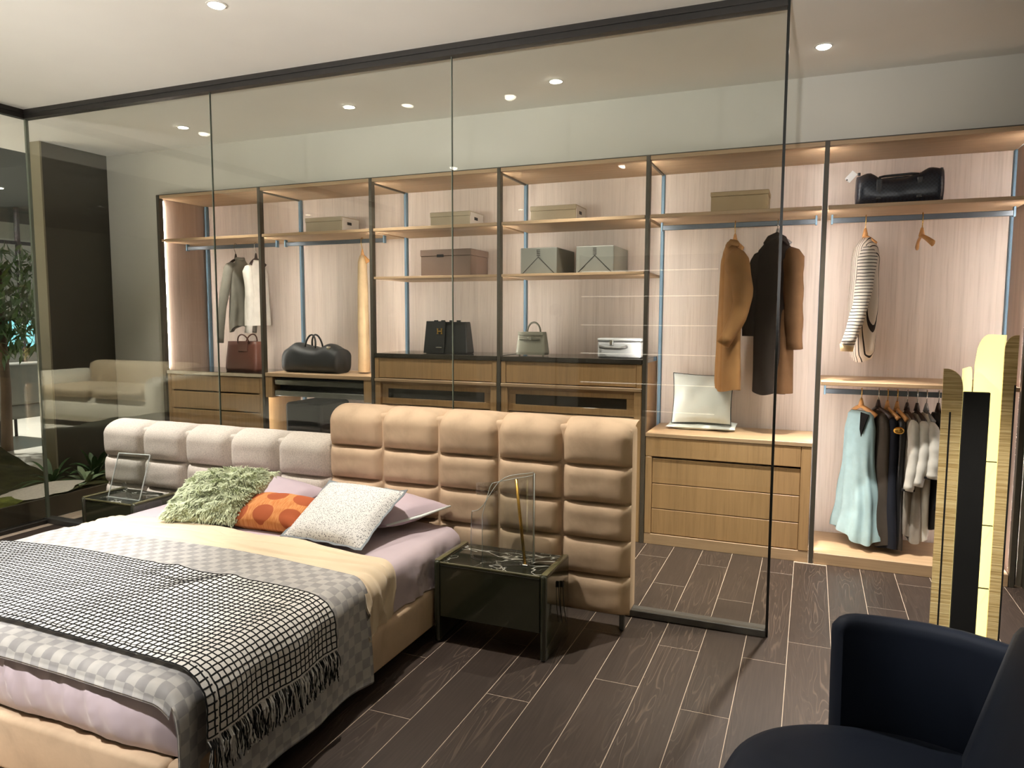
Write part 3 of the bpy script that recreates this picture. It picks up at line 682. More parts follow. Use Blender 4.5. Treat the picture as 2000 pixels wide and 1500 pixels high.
def sleeve(t, x, y, yaw, side, hw, ztop, length, spread, r1, r2, m, fwd=0.0, bend=0.02, part='sleeve', open_=False):
    ew, et = frame_(yaw); P = []; rad = []
    for q, dz, rr in ((0.40, 0.045, 0.42), (0.58, 0.053, 0.66), (0.72, 0.066, 0.86)):
        P.append(Vector((x, y, ztop-dz))+ew*side*hw*q); rad.append(r1*rr)
    for i in range(13):
        u = i/12
        p = Vector((x, y, ztop-0.09))+ew*side*(hw*0.80+spread*math.sin(min(1, u*1.3)*PI/2)*1.0)+et*(fwd*u+bend*math.sin(u*PI))
        p.z -= (length-0.04)*u; P.append(p); rad.append((r1*(1-u)+r2*u)*(1+0.05*math.sin(u*19+side)))
    return MB().tube(P, rad, 20, flat=0.82).obj(part, m, t, smooth=True)
def top_secs(zt, zb, hw, ht, hb=None, htb=None, neck=0.05):
    hb = hb or hw; htb = htb or ht
    return [(zt, neck, 0.022), (zt-0.015, neck*1.15, 0.03), (zt-0.04, hw*0.55, ht*0.7), (zt-0.075, hw*0.86, ht*0.85), (zt-0.13, hw, ht*0.95), (zt-0.22, hw*0.97, ht), (zb, hb, htb)]
UP = 'clothes on the upper rails'; LOWR = 'clothes on the low rail'
# grey shirt
hanger(-4.63, ZR, 1.985, 0, 'dark hanger carrying the grey shirt', 0.10, 'hanger_dark', 'silver')
t = thing('shirt', 'grey long-sleeved linen shirt on a dark hanger', 'shirt', (-4.63, 4.995, 1.35), UP)
body(t, -4.60, 5.02, 4, top_secs(1.99, 1.39, 0.135, 0.055, 0.14, 0.06), MT['f_grey'], rip=0.14, hemvar=0.03)
sleeve(t, -4.62, 5.01, 4, 1, 0.150, 1.985, 0.66, 0.075, 0.048, 0.029, MT['f_grey'], -0.05, 0.0); sleeve(t, -4.60, 5.02, 4, -1, 0.14, 1.975, 0.57, 0.03, 0.045, 0.032, MT['f_grey'])
MB().tube([(-4.64, 5.0, 1.985), (-4.60, 4.965, 1.992), (-4.565, 5.0, 1.988), (-4.59, 5.05, 1.995)], 0.014, 8, flat=0.7).obj('collar', MT['f_grey'], t, smooth=True)
MB().tube([(-4.542, 5.01, 1.93), (-4.530, 5.01, 1.75), (-4.528, 5.01, 1.45)], 0.006, 6).obj('button_placket', MT['f_grey'], t, smooth=True)
# white jacket
hanger(-4.41, ZR, 1.985, 0, 'dark hanger carrying the white jacket', 0.09, 'hanger_dark', 'silver')
t = thing('jacket', 'white wool jacket hanging behind the post beside the grey shirt', 'jacket', (-4.41, 4.995, 1.4), UP)
body(t, -4.41, 4.995, 6, top_secs(1.975, 1.42, 0.15, 0.05, 0.16, 0.055), MT['f_white'], rip=0.08, ph=2)
sleeve(t, -4.41, 4.995, 6, 1, 0.15, 1.96, 0.55, 0.0, 0.045, 0.033, MT['f_white'], -0.01)
# narrow camel dress
hanger(-3.34, ZR, 1.985, 70, 'wooden hanger carrying the narrow pale tan dress', 0.05)
t = thing('dress', 'narrow pale tan dress hanging against the post by the black duffel bag', 'dress', (-3.34, 4.995, 1.05), UP)
body(t, -3.34, 4.995, 20, [(1.985, 0.02, 0.02), (1.93, 0.05, 0.035), (1.7, 0.055, 0.04), (1.46, 0.055, 0.042), (1.445, 0.062, 0.046), (1.43, 0.055, 0.042), (1.055, 0.06, 0.045)], MT['f_tan'], rip=0.06, k=5)
# camel coat
hanger(-0.485, ZR, 1.99, 25, 'wooden hanger carrying the camel coat', 0.08)
t = thing('coat', 'long camel wool coat hanging above the white cushion', 'coat', (-0.485, 4.995, 1.03), UP)
body(t, -0.505, 4.995, 20, [(1.99, 0.035, 0.03), (1.965, 0.05, 0.04), (1.92, 0.10, 0.05), (1.86, 0.13, 0.06), (1.6, 0.15, 0.062), (1.03, 0.175, 0.07)], MT['f_camel'], rip=0.10, k=5, ph=1, hemvar=0.012)
sleeve(t, -0.50, 4.965, 20, 1, 0.15, 1.94, 0.56, 0.02, 0.088, 0.048, MT['f_camel'], -0.075, 0.075)
MB().tube([(-0.53, 4.93, 1.955), (-0.50, 4.915, 1.982), (-0.465, 4.93, 1.975), (-0.45, 4.98, 1.96)], [0.014, 0.022, 0.022, 0.012], 10, flat=0.6).obj('collar', MT['f_camel'], t, smooth=True)
# dark brown coat
hanger(-0.225, ZR, 2.015, 62, 'wide dark hanger carrying the dark brown coat', 0.075, 'trim_grey', 'silver')
t = thing('coat', 'long dark brown coat with black front hanging behind the glass edge', 'coat', (-0.225, 4.995, 1.03), UP)
body(t, -0.235, 4.995, 62, [(2.02, 0.04, 0.03), (1.99, 0.06, 0.04), (1.93, 0.115, 0.055), (1.84, 0.135, 0.065), (1.6, 0.125, 0.07), (1.02, 0.115, 0.075)], MT['f_dark'], rip=0.10, k=5, ph=2, hemvar=0.018)
sleeve(t, -0.225, 4.985, 62, 1, 0.14, 1.955, 0.60, 0.03, 0.068, 0.052, MT['f_brown'], 0.0, -0.02); sleeve(t, -0.24, 4.985, 62, -1, 0.14, 1.95, 0.52, 0.035, 0.055, 0.045, MT['f_dark'], -0.03, -0.01)
body(t, -0.165, 4.965, 62, [(1.90, 0.02, 0.02), (1.75, 0.05, 0.05), (1.4, 0.055, 0.058), (1.02, 0.062, 0.064)], MT['f_brown'], 'coat_side', rip=0.06, k=4)
MB().tube([(-0.30, 4.93, 1.965), (-0.27, 4.905, 1.995), (-0.225, 4.90, 2.015), (-0.18, 4.91, 1.99), (-0.155, 4.945, 1.955)], [0.010, 0.020, 0.022, 0.020, 0.010], 10, flat=0.6).obj('collar', MT['f_dark'], t, smooth=True)
# striped shirt
hanger(0.278, ZR, 1.995, 25, 'wooden hanger carrying the striped shirt', 0.08)
t = thing('shirt', 'white and black striped long shirt on a wooden hanger', 'shirt', (0.275, 4.995, 1.25), UP)
body(t, 0.285, 4.995, 18, [(1.985, 0.05, 0.022), (1.965, 0.065, 0.035), (1.925, 0.11, 0.055), (1.85, 0.14, 0.062), (1.6, 0.14, 0.066), (1.30, 0.12, 0.062), (1.245, 0.10, 0.05)], MT['f_vstripe'], rip=0.06, k=4, hemvar=0.015)
sleeve(t, 0.255, 4.965, 18, 1, 0.14, 1.945, 0.56, 0.01, 0.062, 0.044, MT['f_stripe'], -0.10, 0.02)
MB().tube([(0.198, 4.818, 1.345), (0.197, 4.816, 1.300)], [0.041, 0.034], 14, flat=0.8).obj('cuff', MT['f_cream'], t, smooth=True)
# empty hanger
hanger(0.582, ZR, 1.985, 10, 'empty wooden hanger beside the striped shirt', 0.14)

# low rail
ZL = 1.042
def low(x, yaw, zt, secs, m, name, lab, hlab, hm='hanger_wood', hk='gold', rip=0.12, k=6, ph=0.0, hem=0.015, hw=0.10):
    hanger(x, ZL, zt, yaw, hlab, hw, hm, hk)
    t = thing(name, lab, name.split('_')[-1], (x, 4.995, secs[-1][0]), LOWR)
    body(t, x, 4.995, yaw, secs, m, rip=rip, k=k, ph=ph, hemvar=hem); return t
t = low(0.30, 40, 0.955, [(0.925, 0.075, 0.02), (0.90, 0.10, 0.03), (0.80, 0.115, 0.045), (0.62, 0.115, 0.05), (0.35, 0.15, 0.065), (0.14, 0.175, 0.08)], MT['f_teal'], 'dress', 'pale teal sleeveless V-neck dress with pleated hem', 'wooden hanger carrying the pale teal dress', rip=0.22, k=9, hem=0.03)
ew, et = frame_(40); c0 = Vector((0.30, 4.995, 0))
vp = [c0+ew*q-et*d+Vector((0, 0, z)) for q, d, z in ((0.028, 0.026, 0.922), (0.090, 0.022, 0.912), (0.075, 0.050, 0.82), (0.066, 0.0515, 0.775), (0.052, 0.050, 0.82))]
MB().add([p[:] for p in vp]+[(p-et*0.003)[:] for p in vp], [(0,1,2,3,4), (9,8,7,6,5), (0,5,6,1), (1,6,7,2), (2,7,8,3), (3,8,9,4), (4,9,5,0)]).obj('neckline', MT['f_trim'], t)
t = low(0.395, 30, 0.95, [(0.93, 0.045, 0.02), (0.89, 0.10, 0.035), (0.8, 0.12, 0.04), (0.55, 0.12, 0.045), (0.12, 0.16, 0.06)], MT['f_taupe'], 'dress', 'dark taupe long dress next to the pale teal dress', 'dark hanger carrying the dark taupe dress', 'hanger_dark', 'silver', ph=1)
t = low(0.445, 22, 0.948, [(0.925, 0.05, 0.02), (0.88, 0.11, 0.035), (0.8, 0.125, 0.04), (0.6, 0.12, 0.045), (0.10, 0.17, 0.06)], MT['f_navy'], 'dress', 'midnight navy long dress reaching lowest on the low rail', 'wooden hanger carrying the midnight navy dress', ph=2)
t = low(0.498, 15, 0.945, [(0.92, 0.05, 0.02), (0.88, 0.11, 0.03), (0.8, 0.12, 0.035), (0.5, 0.115, 0.035), (0.105, 0.14, 0.04)], MT['f_black'], 'dress', 'black satin dress with a gold brooch at the shoulder', 'wooden hanger carrying the black satin dress', ph=3)
MB().rings([[(0.500+math.cos(a)*r*1.2, 4.862-d, 0.832+math.sin(a)*r*0.9) for a in [2*PI*k/16 for k in range(16)]] for r, d in ((0.026, 0.0), (0.025, 0.012), (0.016, 0.020), (0.004, 0.022))], cap0=True, cap1=True).obj('brooch', MT['gold'], t, smooth=True)
t = low(0.552, 10, 0.94, [(0.925, 0.045, 0.02), (0.885, 0.10, 0.03), (0.8, 0.12, 0.035), (0.5, 0.11, 0.035), (0.20, 0.11, 0.04)], MT['f_stone'], 'shirt', 'pale grey shirt with black cuff trim next to the gold brooch', 'dark hanger carrying the pale grey shirt with black trim', 'hanger_dark', 'silver', ph=4)
sleeve(t, 0.565, 4.985, 10, 1, 0.135, 0.925, 0.40, 0.015, 0.042, 0.034, MT['f_pale'], -0.02, 0.01)
MB().tube([(0.5667, 4.8605, 0.484), (0.5667, 4.8605, 0.473)], 0.036, 16, flat=0.82).obj('cuff_trim', MT['f_trim'], t)
t = low(0.605, 8, 0.94, [(0.925, 0.045, 0.02), (0.885, 0.10, 0.03), (0.8, 0.125, 0.035), (0.5, 0.115, 0.035), (0.16, 0.12, 0.04)], MT['f_stone'], 'jacket', 'stone grey jacket in the middle of the low rail', 'dark hanger carrying the stone grey jacket', 'hanger_dark', 'silver', ph=5)
sleeve(t, 0.622, 4.985, 8, 1, 0.14, 0.92, 0.36, 0.02, 0.046, 0.036, MT['f_pale'], -0.03, 0.01)
t = low(0.655, 6, 0.94, [(0.93, 0.05, 0.02), (0.885, 0.10, 0.03), (0.8, 0.125, 0.035), (0.5, 0.115, 0.035), (0.17, 0.10, 0.04)], MT['f_pale'], 'dress', 'white short-sleeved dress with black cuff trim before the black tops', 'grey hanger carrying the white short-sleeved dress', 'trim_grey', 'silver', ph=6)
sleeve(t, 0.668, 4.975, 6, 1, 0.14, 0.915, 0.30, 0.02, 0.046, 0.046, MT['f_pale'], 0.0, 0.01)
MB().tube([(0.682, 4.8437, 0.574), (0.682, 4.8437, 0.562)], 0.048, 16, flat=0.82).obj('cuff_trim', MT['f_trim'], t)
t = low(0.718, 10, 0.945, [(0.935, 0.045, 0.03), (0.89, 0.09, 0.035), (0.8, 0.12, 0.04), (0.5, 0.12, 0.045), (0.25, 0.125, 0.045)], MT['f_black'], 'top', 'black high-necked top beside the gold floor lamp', 'dark hanger carrying the black high-necked top', 'hanger_dark', 'silver', ph=7)
sleeve(t, 0.725, 4.985, 10, 1, 0.135, 0.92, 0.50, 0.02, 0.045, 0.034, MT['f_navy'], -0.02, 0.01)
t = low(0.80, 8, 0.945, [(0.93, 0.045, 0.03), (0.89, 0.09, 0.035), (0.8, 0.12, 0.04), (0.5, 0.12, 0.045), (0.3, 0.125, 0.045)], MT['f_trim'], 'top', 'black sleeveless top partly hidden by the gold floor lamp', 'dark hanger carrying the black sleeveless top', 'hanger_dark', 'silver', ph=8)

# ================================================================== BED
def velvet(name, c, bs=25):
    m, t, b = newmat(name)
    f = noisetex(t, coords(t), 7, 4, 0.6, 0.6)
    t.links.new(ramp(t, f, [(0.30, mulc(c, 0.86)), (0.5, c), (0.72, mulc(c, 1.07))]), b.inputs['Base Color'])
    b.inputs['Roughness'].default_value = 0.8; b.inputs['Sheen Weight'].default_value = 0.35; b.inputs['Sheen Roughness'].default_value = 0.35
    b.inputs['Sheen Tint'].default_value = mulc(c, 1.2); b.inputs['Specular IOR Level'].default_value = 0.2
    bump(t, b, noisetex(t, coords(t), bs, 3), 0.25, 0.004); return m
MT['velvet'] = velvet('tan_velvet', rgb(198,172,144))
def linen_mat(name, c):
    m, t, b = newmat(name)
    f = noisetex(t, coords(t, (1, 1, 3.5)), 110, 3, 0.7); f2 = noisetex(t, coords(t, (4, 4, 1)), 90, 2, 0.6)
    s_ = math_(t, 'MULTIPLY', math_(t, 'ADD', f, f2), 0.5)
    t.links.new(ramp(t, s_, [(0.38, mulc(c, 0.72)), (0.52, c), (0.64, mulc(c, 1.12))]), b.inputs['Base Color'])
    b.inputs['Roughness'].default_value = 0.95; b.inputs['Specular IOR Level'].default_value = 0.15; bump(t, b, s_, 0.5, 0.002); return m
MT['linen'] = linen_mat('grey_beige_boucle', rgb(202,192,180))
bed = thing('bed', 'upholstered double bed with a tall tan and a low grey quilted headboard', 'bed', (-2.47, 2.4, 0))
BX0, BX1, BY0, BY1, BZ = -3.36, -1.60, 1.44, 3.20, 0.45
# base
smoothf(MB().rbox(BX1-0.045, BX1+0.022, BY0-0.005, BY1+0.01, 0.060, 0.243, 0.018, 3).obj('side_rail', MT['velvet'], bed))
smoothf(MB().rbox(BX0-0.022, BX0+0.045, BY0-0.005, BY1+0.01, 0.060, 0.243, 0.018, 3).obj('side_rail', MT['velvet'], bed))
smoothf(MB().rbox(BX0+0.046, BX1-0.046, BY0-0.02, BY0+0.045, 0.060, 0.243, 0.018, 3).obj('foot_rail', MT['velvet'], bed))
MB().box(BX0+0.046, BX1-0.046, BY0+0.046, BY1, 0.10, 0.235).obj('slat_base', MT['black_in'], bed)
for x in (BX0+0.1, BX1-0.12):
    for y in (BY0+0.12, BY1-0.12): MB().cyl((x, y, 0), 0.02, 0.10, 12).obj('leg', MT['black_in'], bed)
# headboards
def pad_mesh(w, h, deep, toprow, name, seedv=0.0, topcurve=0.10):
    """front-bulging upholstered square; local x across, z up, y=0 at the board face, bulging to -y"""
    b = MB(); n = 14
    def f(u, v):
        x, z = (u-0.5)*w, v*h
        eu = 1-abs(2*u-1)**5; vv = v if not toprow else v*0.5
        ev = 1-abs(2*v-1)**5 if not toprow else 1-abs(2*min(v, 0.5)-1)**5
        d = deep*(max(0, eu)**0.5)*(max(0, ev)**0.5)
        wv = 0.004*noise.noise((u*3+seedv, v*3, seedv))*eu*ev
        y = -d-wv
        if toprow and v > 0.62:
            a = (v-0.62)/0.38; y = y+topcurve*(1-math.cos(a*PI/2))*1.0; z = 0.62*h+(0.38*h)*math.sin(a*PI/2)
            z -= 0.012*(abs(2*u-1)**5)
        else: z = z
        return (x, y, z)
    b.grid(f, n, n+4)
    return b.mesh(name, smooth=True)
def headboard(part, x0, x1, ncol, rows, m, yf, yb, label):
    hb = MB(); ztop = rows[-1]
    hb.rbox(x0+0.004, x1-0.004, yf+0.004, yb, 0.10, ztop-0.035, 0.02, 3)
    H = hb.obj(part, MT[m], bed, label=label)
    smoothf(H)
    w = (x1-x0)/ncol
    for r in range(len(rows)-1):
        top = r == len(rows)-2
        for v in range(2):
            pass
        mesh = [pad_mesh(w, rows[r+1]-rows[r], 0.058, top, 'pad', s_*3.1+r, yb-yf-0.004) for s_ in range(2)]
        for me in mesh: me.materials.append(MT[m])
        for c_ in range(ncol):
            o = bpy.data.objects.new('pad', mesh[c_ % 2]); COL.objects.link(o); o.parent = H
            o.location = Vector((x0+w*(c_+0.5), yf+0.012, rows[r]))-wloc(H)
    for x in (x0+0.06, x1-0.05):
        MB().rbox(x-0.012, x+0.012, (yf+yb)/2-0.012, (yf+yb)/2+0.012, 0.0, 0.103, 0.003, 1).obj('foot', MT['track_low'], H)
    return H
headboard('headboard', -2.415, -0.745, 5, [0.10, 0.285, 0.457, 0.631, 0.807, 1.025], 'velvet', 3.275, 3.42, 'tall tan velvet headboard of quilted squares')
headboard('headboard', -4.145, -2.418, 5, [0.10, 0.272, 0.444, 0.617, 0.845], 'linen', 3.275, 3.42, 'low grey-beige boucle headboard of quilted squares')

# ------------------------------------------------------------------ bedding
def satin(name, c, rough=0.45, sheen=0.3, bs=6): 
    m = plain(name, c, rough, var=0.04, scale=6, sheen=sheen, spec=0.35); return m
MT['lilac'] = satin('lilac_cotton_satin', rgb(196,180,186), 0.42)
MT['cream'] = plain('cream_cotton', rgb(216,196,166), 0.85, var=0.03, sheen=0.2, bmp=0.08, bscale=400)
def check_mat():
    m, t, b = newmat('grey_checked_bedspread')
    ck = N(t, 'ShaderNodeTexChecker'); ck.inputs['Scale'].default_value = 1.0
    uv = coords(t, (26, 26, 1), 'UV'); nz = N(t, 'ShaderNodeTexNoise'); nz.inputs['Scale'].default_value = 0.35; t.links.new(uv, nz.inputs['Vector'])
    ad = N(t, 'ShaderNodeVectorMath', operation='ADD'); sc = N(t, 'ShaderNodeVectorMath', operation='SCALE'); sc.inputs['Scale'].default_value = 0.5
    t.links.new(nz.outputs['Color'], sc.inputs[0]); t.links.new(uv, ad.inputs[0]); t.links.new(sc.outputs[0], ad.inputs[1]); t.links.new(ad.outputs[0], ck.inputs['Vector'])
    v = noisetex(t, uv, 0.9, 1)
    c1 = ramp(t, v, [(0.35, rgb(142,139,138)), (0.65, rgb(154,151,149))]); c2 = ramp(t, v, [(0.35, rgb(170,167,163)), (0.65, rgb(182,178,172))])
    t.links.new(c1, ck.inputs['Color1']); t.links.new(c2, ck.inputs['Color2']); t.links.new(ck.outputs[0], b.inputs['Base Color'])
    b.inputs['Roughness'].default_value = 0.55; b.inputs['Sheen Weight'].default_value = 0.3; b.inputs['Specular IOR Level'].default_value = 0.4
    bump(t, b, ck.outputs['Fac'], 0.12, 0.002); return m
MT['check'] = check_mat()
MT['throw_white'] = plain('white_knit', rgb(222,218,212), 0.9, var=0.04, scale=60, bmp=0.3, bscale=300)
MT['throw_black'] = plain('black_cord', rgb(18,18,18), 0.9, var=0.15, scale=80)

RB = 0.055
LT = BX1-BX0-2*RB; QA = RB*PI/2
def drape(s, y, d, flare=0.0):
    """point on the bed's cross-section at arc length s from the bed's middle, offset d outwards; returns point and normal"""
    sg = 1 if s >= 0 else -1; a = abs(s); half = LT/2; xm = (BX0+BX1)/2
    crown = 0.018*(1-min(1, a/half)**2)
    if a <= half: return Vector((xm+s, y, BZ+crown+d)), Vector((0, 0, 1))
    qa = (RB+d)*PI/2
    if a <= half+qa:
        t_ = (a-half)/(RB+d); return Vector((xm+sg*(half+(RB+d)*math.sin(t_)), y, BZ-RB+(RB+d)*math.cos(t_))), Vector((sg*math.sin(t_), 0, math.cos(t_)))
    h = a-half-qa
    return Vector((xm+sg*(half+RB+d+flare*h), y, BZ-RB-h)), Vector((sg, 0, 0))
def s_at_z(z, d=0.0): return LT/2+(RB+d)*PI/2+(BZ-RB-z)      # arc length where the hanging side reaches height z

# mattress with its lilac sheet
def mattress():
    t = thing('mattress', 'lilac satin dressed mattress lying in the bed frame', 'mattress', (-2.47, 2.3, 0.244))
    b = MB(); s1 = s_at_z(0.248)
    def side(u, v):
        s_ = -s1+2*s1*u; y = BY0+0.055+v*(BY1-BY0-0.06); p, nn = drape(s_, y, 0.0)
        hang = max(0, abs(s_)-LT/2-QA*0.5)
        w = 0.004*noise.noise((s_*5, y*5, 0))+min(1, hang*10)*min(1, max(0.15, (y-2.66)/0.06))*(0.016*noise.noise((y*9+s_*6, s_*4, 3.0))+0.026*max(0, 1-abs(noise.noise((y*9+s_*7, s_*5-y*3, 8.0)))*3.5))
        p += nn*w; return (p.x, p.y, max(0.246, p.z), s_, y)
    b.grid(side, 90, 70)
    # puffy foot end: sections of the drape closing forward with a round bulge
    def foot(u, v):
        s_ = -s1+2*s1*u; a = v*PI/2
        p, nn = drape(s_, 0, 0.0)
        edge = min(1.0, (s1-abs(s_))/0.10)
        zc = 0.335
        k = 1-(1-math.cos(a))*0.10
        x = p.x; z = zc+(p.z-zc)*k if abs(s_) < LT/2+QA else p.z
        y = BY0+0.055-math.sin(a)*0.055*edge
        return (x, y, max(0.246, z), s_, v)
    b.grid(foot, 90, 6, flip=True)
    def face(u, v):
        xm = (BX0+BX1)/2; s_ = -s1+2*s1*u
        x = BX0+0.012+(BX1-BX0-0.024)*u
        zt = BZ-0.012+0.016*(1-(2*u-1)**2)-0.03*max(0, abs(2*u-1)-0.94)/0.06
        z = 0.248+(zt-0.248)*v
        bul = 0.045*math.sin(PI*min(1, max(0, v*0.94+0.03)))**0.6*min(1, (1-abs(2*u-1))*14)**0.6
        y = BY0+0.030-bul
        wz = x+0.25*z+0.10*noise.noise((x*2.2, z*2, 0)); y += 0.014*noise.noise((x*5, z*3, 1.0))-0.012*max(0, 1-abs(noise.noise((wz*9, z*1.6, 2.0)))*5)*math.sin(PI*v)**0.5-0.006*max(0, 1-abs(noise.noise((wz*21, z*2.5, 5.0)))*5)*math.sin(PI*v)**0.5
        return (x, y, z, x, z)
    b.grid(face, 110, 24)
    b.obj('sheet', MT['lilac'], t, smooth=True)
    MB().rbox(BX0+0.05, BX1-0.05, BY0+0.10, BY1-0.02, 0.25, BZ-0.03, 0.04, 2).obj('core', MT['lilac'], t)
mattress()

def blanket(name, lab, cat, m, y0, y1, zl, zr, d, wrk, ny, ns, seed, edge_far=None, hem=0.0, flare=0.0, foldy=0.0, slumpy=0.0, thickness=0.006):
    b = MB(); sl, sr = -s_at_z(zl, d), s_at_z(zr, d)
    def pt(u, v, dd):
        s_ = sl+(sr-sl)*u; yf = y1+(edge_far(s_) if edge_far else 0); y = y0+(yf-y0)*v
        drop = 0.0
        if foldy and y < y0+foldy:
            q = (y0+foldy-y)/foldy; drop = q*q*foldy*0.75; y += q*q*foldy*0.35
        p, nn = drape(s_, y, dd, flare)
        hang = max(0, abs(s_)-LT/2-QA*0.6)
        w = wrk*noise.noise((s_*2.2+seed, y*7+seed, 0))+wrk*0.5*noise.noise((s_*6+seed, y*15, 2))-(wrk*0.9*max(0, 1-abs(noise.noise((s_*1.3+seed, y*16, 6)))*7) if wrk > 0.006 else 0)
        w += min(1, hang*8)*(0.016*noise.noise((y*6+seed, s_*2, 4))+0.010*math.sin(y*17+seed+s_*3))*(1+slumpy)
        if slumpy: w += min(1, hang*8)*0.020*max(0, 1-abs(noise.noise((y*9+s_*4, s_*7, 11.0)))*3.5)
        p += nn*(w+abs(wrk)*0.5); p.z -= drop*(1 if abs(s_) < LT/2+QA else 0.0)
        if p.z < 0.03: p.z = 0.03
        return p, s_, y
    def outer(u, v): p, s_, y = pt(u, v, d+thickness); return (p.x, p.y, p.z, s_, y)
    def inner(u, v): p, s_, y = pt(u, v, d); return (p.x, p.y, p.z, s_, y)
    b.grid(outer, ns, ny, flip=False); b.grid(inner, ns, ny, flip=True)
    # closing rim
    K = ns+1; J = ny+1; off = K*J
    idx = lambda i, j: i*J+j
    rim = [idx(i, 0) for i in range(K)]+[idx(K-1, j) for j in range(1, J)]+[idx(i, J-1) for i in range(K-2, -1, -1)]+[idx(0, j) for j in range(J-2, 0, -1)]
    for a, c in zip(rim, rim[1:]+rim[:1]): b.f.append((a, c, c+off, a+off))
    o = b.obj(name, m, smooth=True); tag(o, lab, cat); return pt
blanket('bed_sheet', 'cream cotton sheet folded across the bed above the grey spread', 'sheet', MT['cream'], 2.34, 2.645, 0.30, 0.215, 0.010, 0.011, 60, 150, 2.0, edge_far=lambda s_: 0.035*(-s_/0.9)-0.03*max(0, s_-0.80)*8 + 0.012*math.sin(s_*7), slumpy=0.35)
blanket('bedspread', 'grey checked bedspread draped over the bed down to the floor', 'bedspread', MT['check'], 1.385, 2.375, 0.30, 0.055, 0.024, 0.004, 90, 150, 7.0, edge_far=lambda s_: -0.02*max(0, s_-0.7)*2+0.006*math.sin(s_*5), foldy=0.06, flare=0.02)
# net throw
th = thing('throw_blanket', 'white throw with black cord net and fringe across the bed', 'throw', (-2.4, 1.8, 0.45))
TY0, TY1 = 1.495, 2.10
TSL, TSR = -s_at_z(0.33, 0.05), s_at_z(0.292, 0.05)
def tpt(s_, y, d):
    hump = 0.011*math.exp(-((s_-0.42-0.5*(y-2.0))/0.05)**2)*min(1, max(0, (y-1.72)/0.25))+0.010*math.exp(-((s_-0.20)/0.05)**2)*min(1, max(0, (y-1.9)/0.15))
    w = 0.006*noise.noise((s_*3.1, y*6, 9))+0.003*noise.noise((s_*9, y*9, 5))+hump
    hem = 0.008 if y < TY0+0.035 else 0
    hang = max(0, abs(s_)-LT/2-QA*0.5)
    yy = y+0.030*min(1, hang*5)*(y-1.8)+ (0.02*noise.noise((s_*2, y*2, 1)) if y > TY1-0.1 else 0)
    p, nn = drape(s_, yy, 0.043+0.012*min(1, hang*10), 0.03)
    w += min(1, hang*8)*0.008*math.sin(y*21)
    p += nn*(w+d+hem); return p
b = MB()
def tf(dd):
    def f(u, v): p = tpt(TSL+(TSR-TSL)*u, TY0+(TY1-TY0)*v, dd); return p[:]
    return f
b.grid(tf(0.004), 220, 70); b.grid(tf(0.0), 220, 70, flip=True)
b.obj('cloth', MT['throw_white'], th, smooth=True)
net = MB(); step = 0.0232
def ribbon(pts_side):
    vs = []; 
    for a, c, e in pts_side: vs += [a[:], c[:], e[:]]
    k = len(pts_side); fs = []
    for i in range(k-1):
        o = i*3; fs += [(o, o+1, o+4, o+3), (o+1, o+2, o+5, o+4)]
    net.add(vs, fs)
cw = 0.0027
ns_ = int((TSR-TSL)/step); ny_ = int((TY1-TY0)/step)
for i in range(ns_+1):
    s0 = TSL+i*step; R_ = []
    for j in range(ny_*3+1):
        y = TY0+j*step/3; sw = s0+0.0007*math.sin((j/3+0.5*(i % 2))*PI)
        R_.append((tpt(sw-cw, y, 0.0042), tpt(sw, y, 0.0068), tpt(sw+cw, y, 0.0042)))
    ribbon(R_)
for j in range(ny_+1):
    y0_ = TY0+j*step; R_ = []
    for i in range(ns_*2+1):
        s0 = TSL+i*step/2; y = y0_+0.0012*math.sin((i/2)*PI+j*PI)
        R_.append((tpt(s0, y+cw, 0.0042), tpt(s0, y, 0.0068), tpt(s0, y-cw, 0.0042)))
    ribbon(R_)
net.obj('cord_net', MT['throw_black'], th, smooth=True, kind='stuff')
for nm, mm, cnt, r_ in (('fringe', 'throw_white', 150, 0.0020), ('fringe', 'throw_black', 150, 0.0020)):
    fr = MB(); rng = random.Random(len(nm)+cnt+(1 if mm == 'throw_black' else 0))
    for k in range(cnt):
        y = TY0+(TY1-TY0)*rng.random(); p = tpt(TSR-0.004, y, 0.003); P = [p]; dx, dy = 0, 0
        L = 0.085+0.03*rng.random(); ph = rng.random()*6
        for q in range(1, 6):
            dy += (rng.random()-0.5)*0.010; dx = 0.004+0.006*math.sin(ph+q*0.9)
            P.append(Vector((p.x+dx+0.004, p.y+dy, p.z-L*q/5)))
        fr.tube(P, r_, 4, caps=False)
    fr.obj(nm, MT[mm], th, kind='stuff', label='white fringe strands' if mm == 'throw_white' else 'black fringe strands')

# ------------------------------------------------------------------ pillows on the bed
MT['pillow_lilac'] = satin('lilac_pillow', rgb(190,172,180), 0.6)
t = thing('pillow', 'lilac pillow behind the green fur cushion', 'pillow', (-2.75, 3.1, 0.47))
pillow((-3.05, 2.86, 0.515), (-2.46, 2.93, 0.510), (-2.40, 3.235, 0.555), (-3.02, 3.235, 0.62), 0.13, 'case', MT['pillow_lilac'], t, seed=1, pinch=0.03)
t = thing('pillow', 'lilac pillow behind the white speckled cushion', 'pillow', (-1.95, 3.05, 0.47))
pillow((-2.18, 2.92, 0.515), (-1.83, 2.90, 0.515), (-1.655, 3.22, 0.55), (-2.20, 3.235, 0.60), 0.13, 'case', MT['pillow_lilac'], t, seed=5, pinch=0.04)
MB().tube([(-1.83, 2.90, 0.516), (-1.735, 3.06, 0.530), (-1.655, 3.22, 0.551)], [0.004, 0.006, 0.004], 8, flat=2.0).obj('flange', MT['cushion_white'], t, smooth=True)
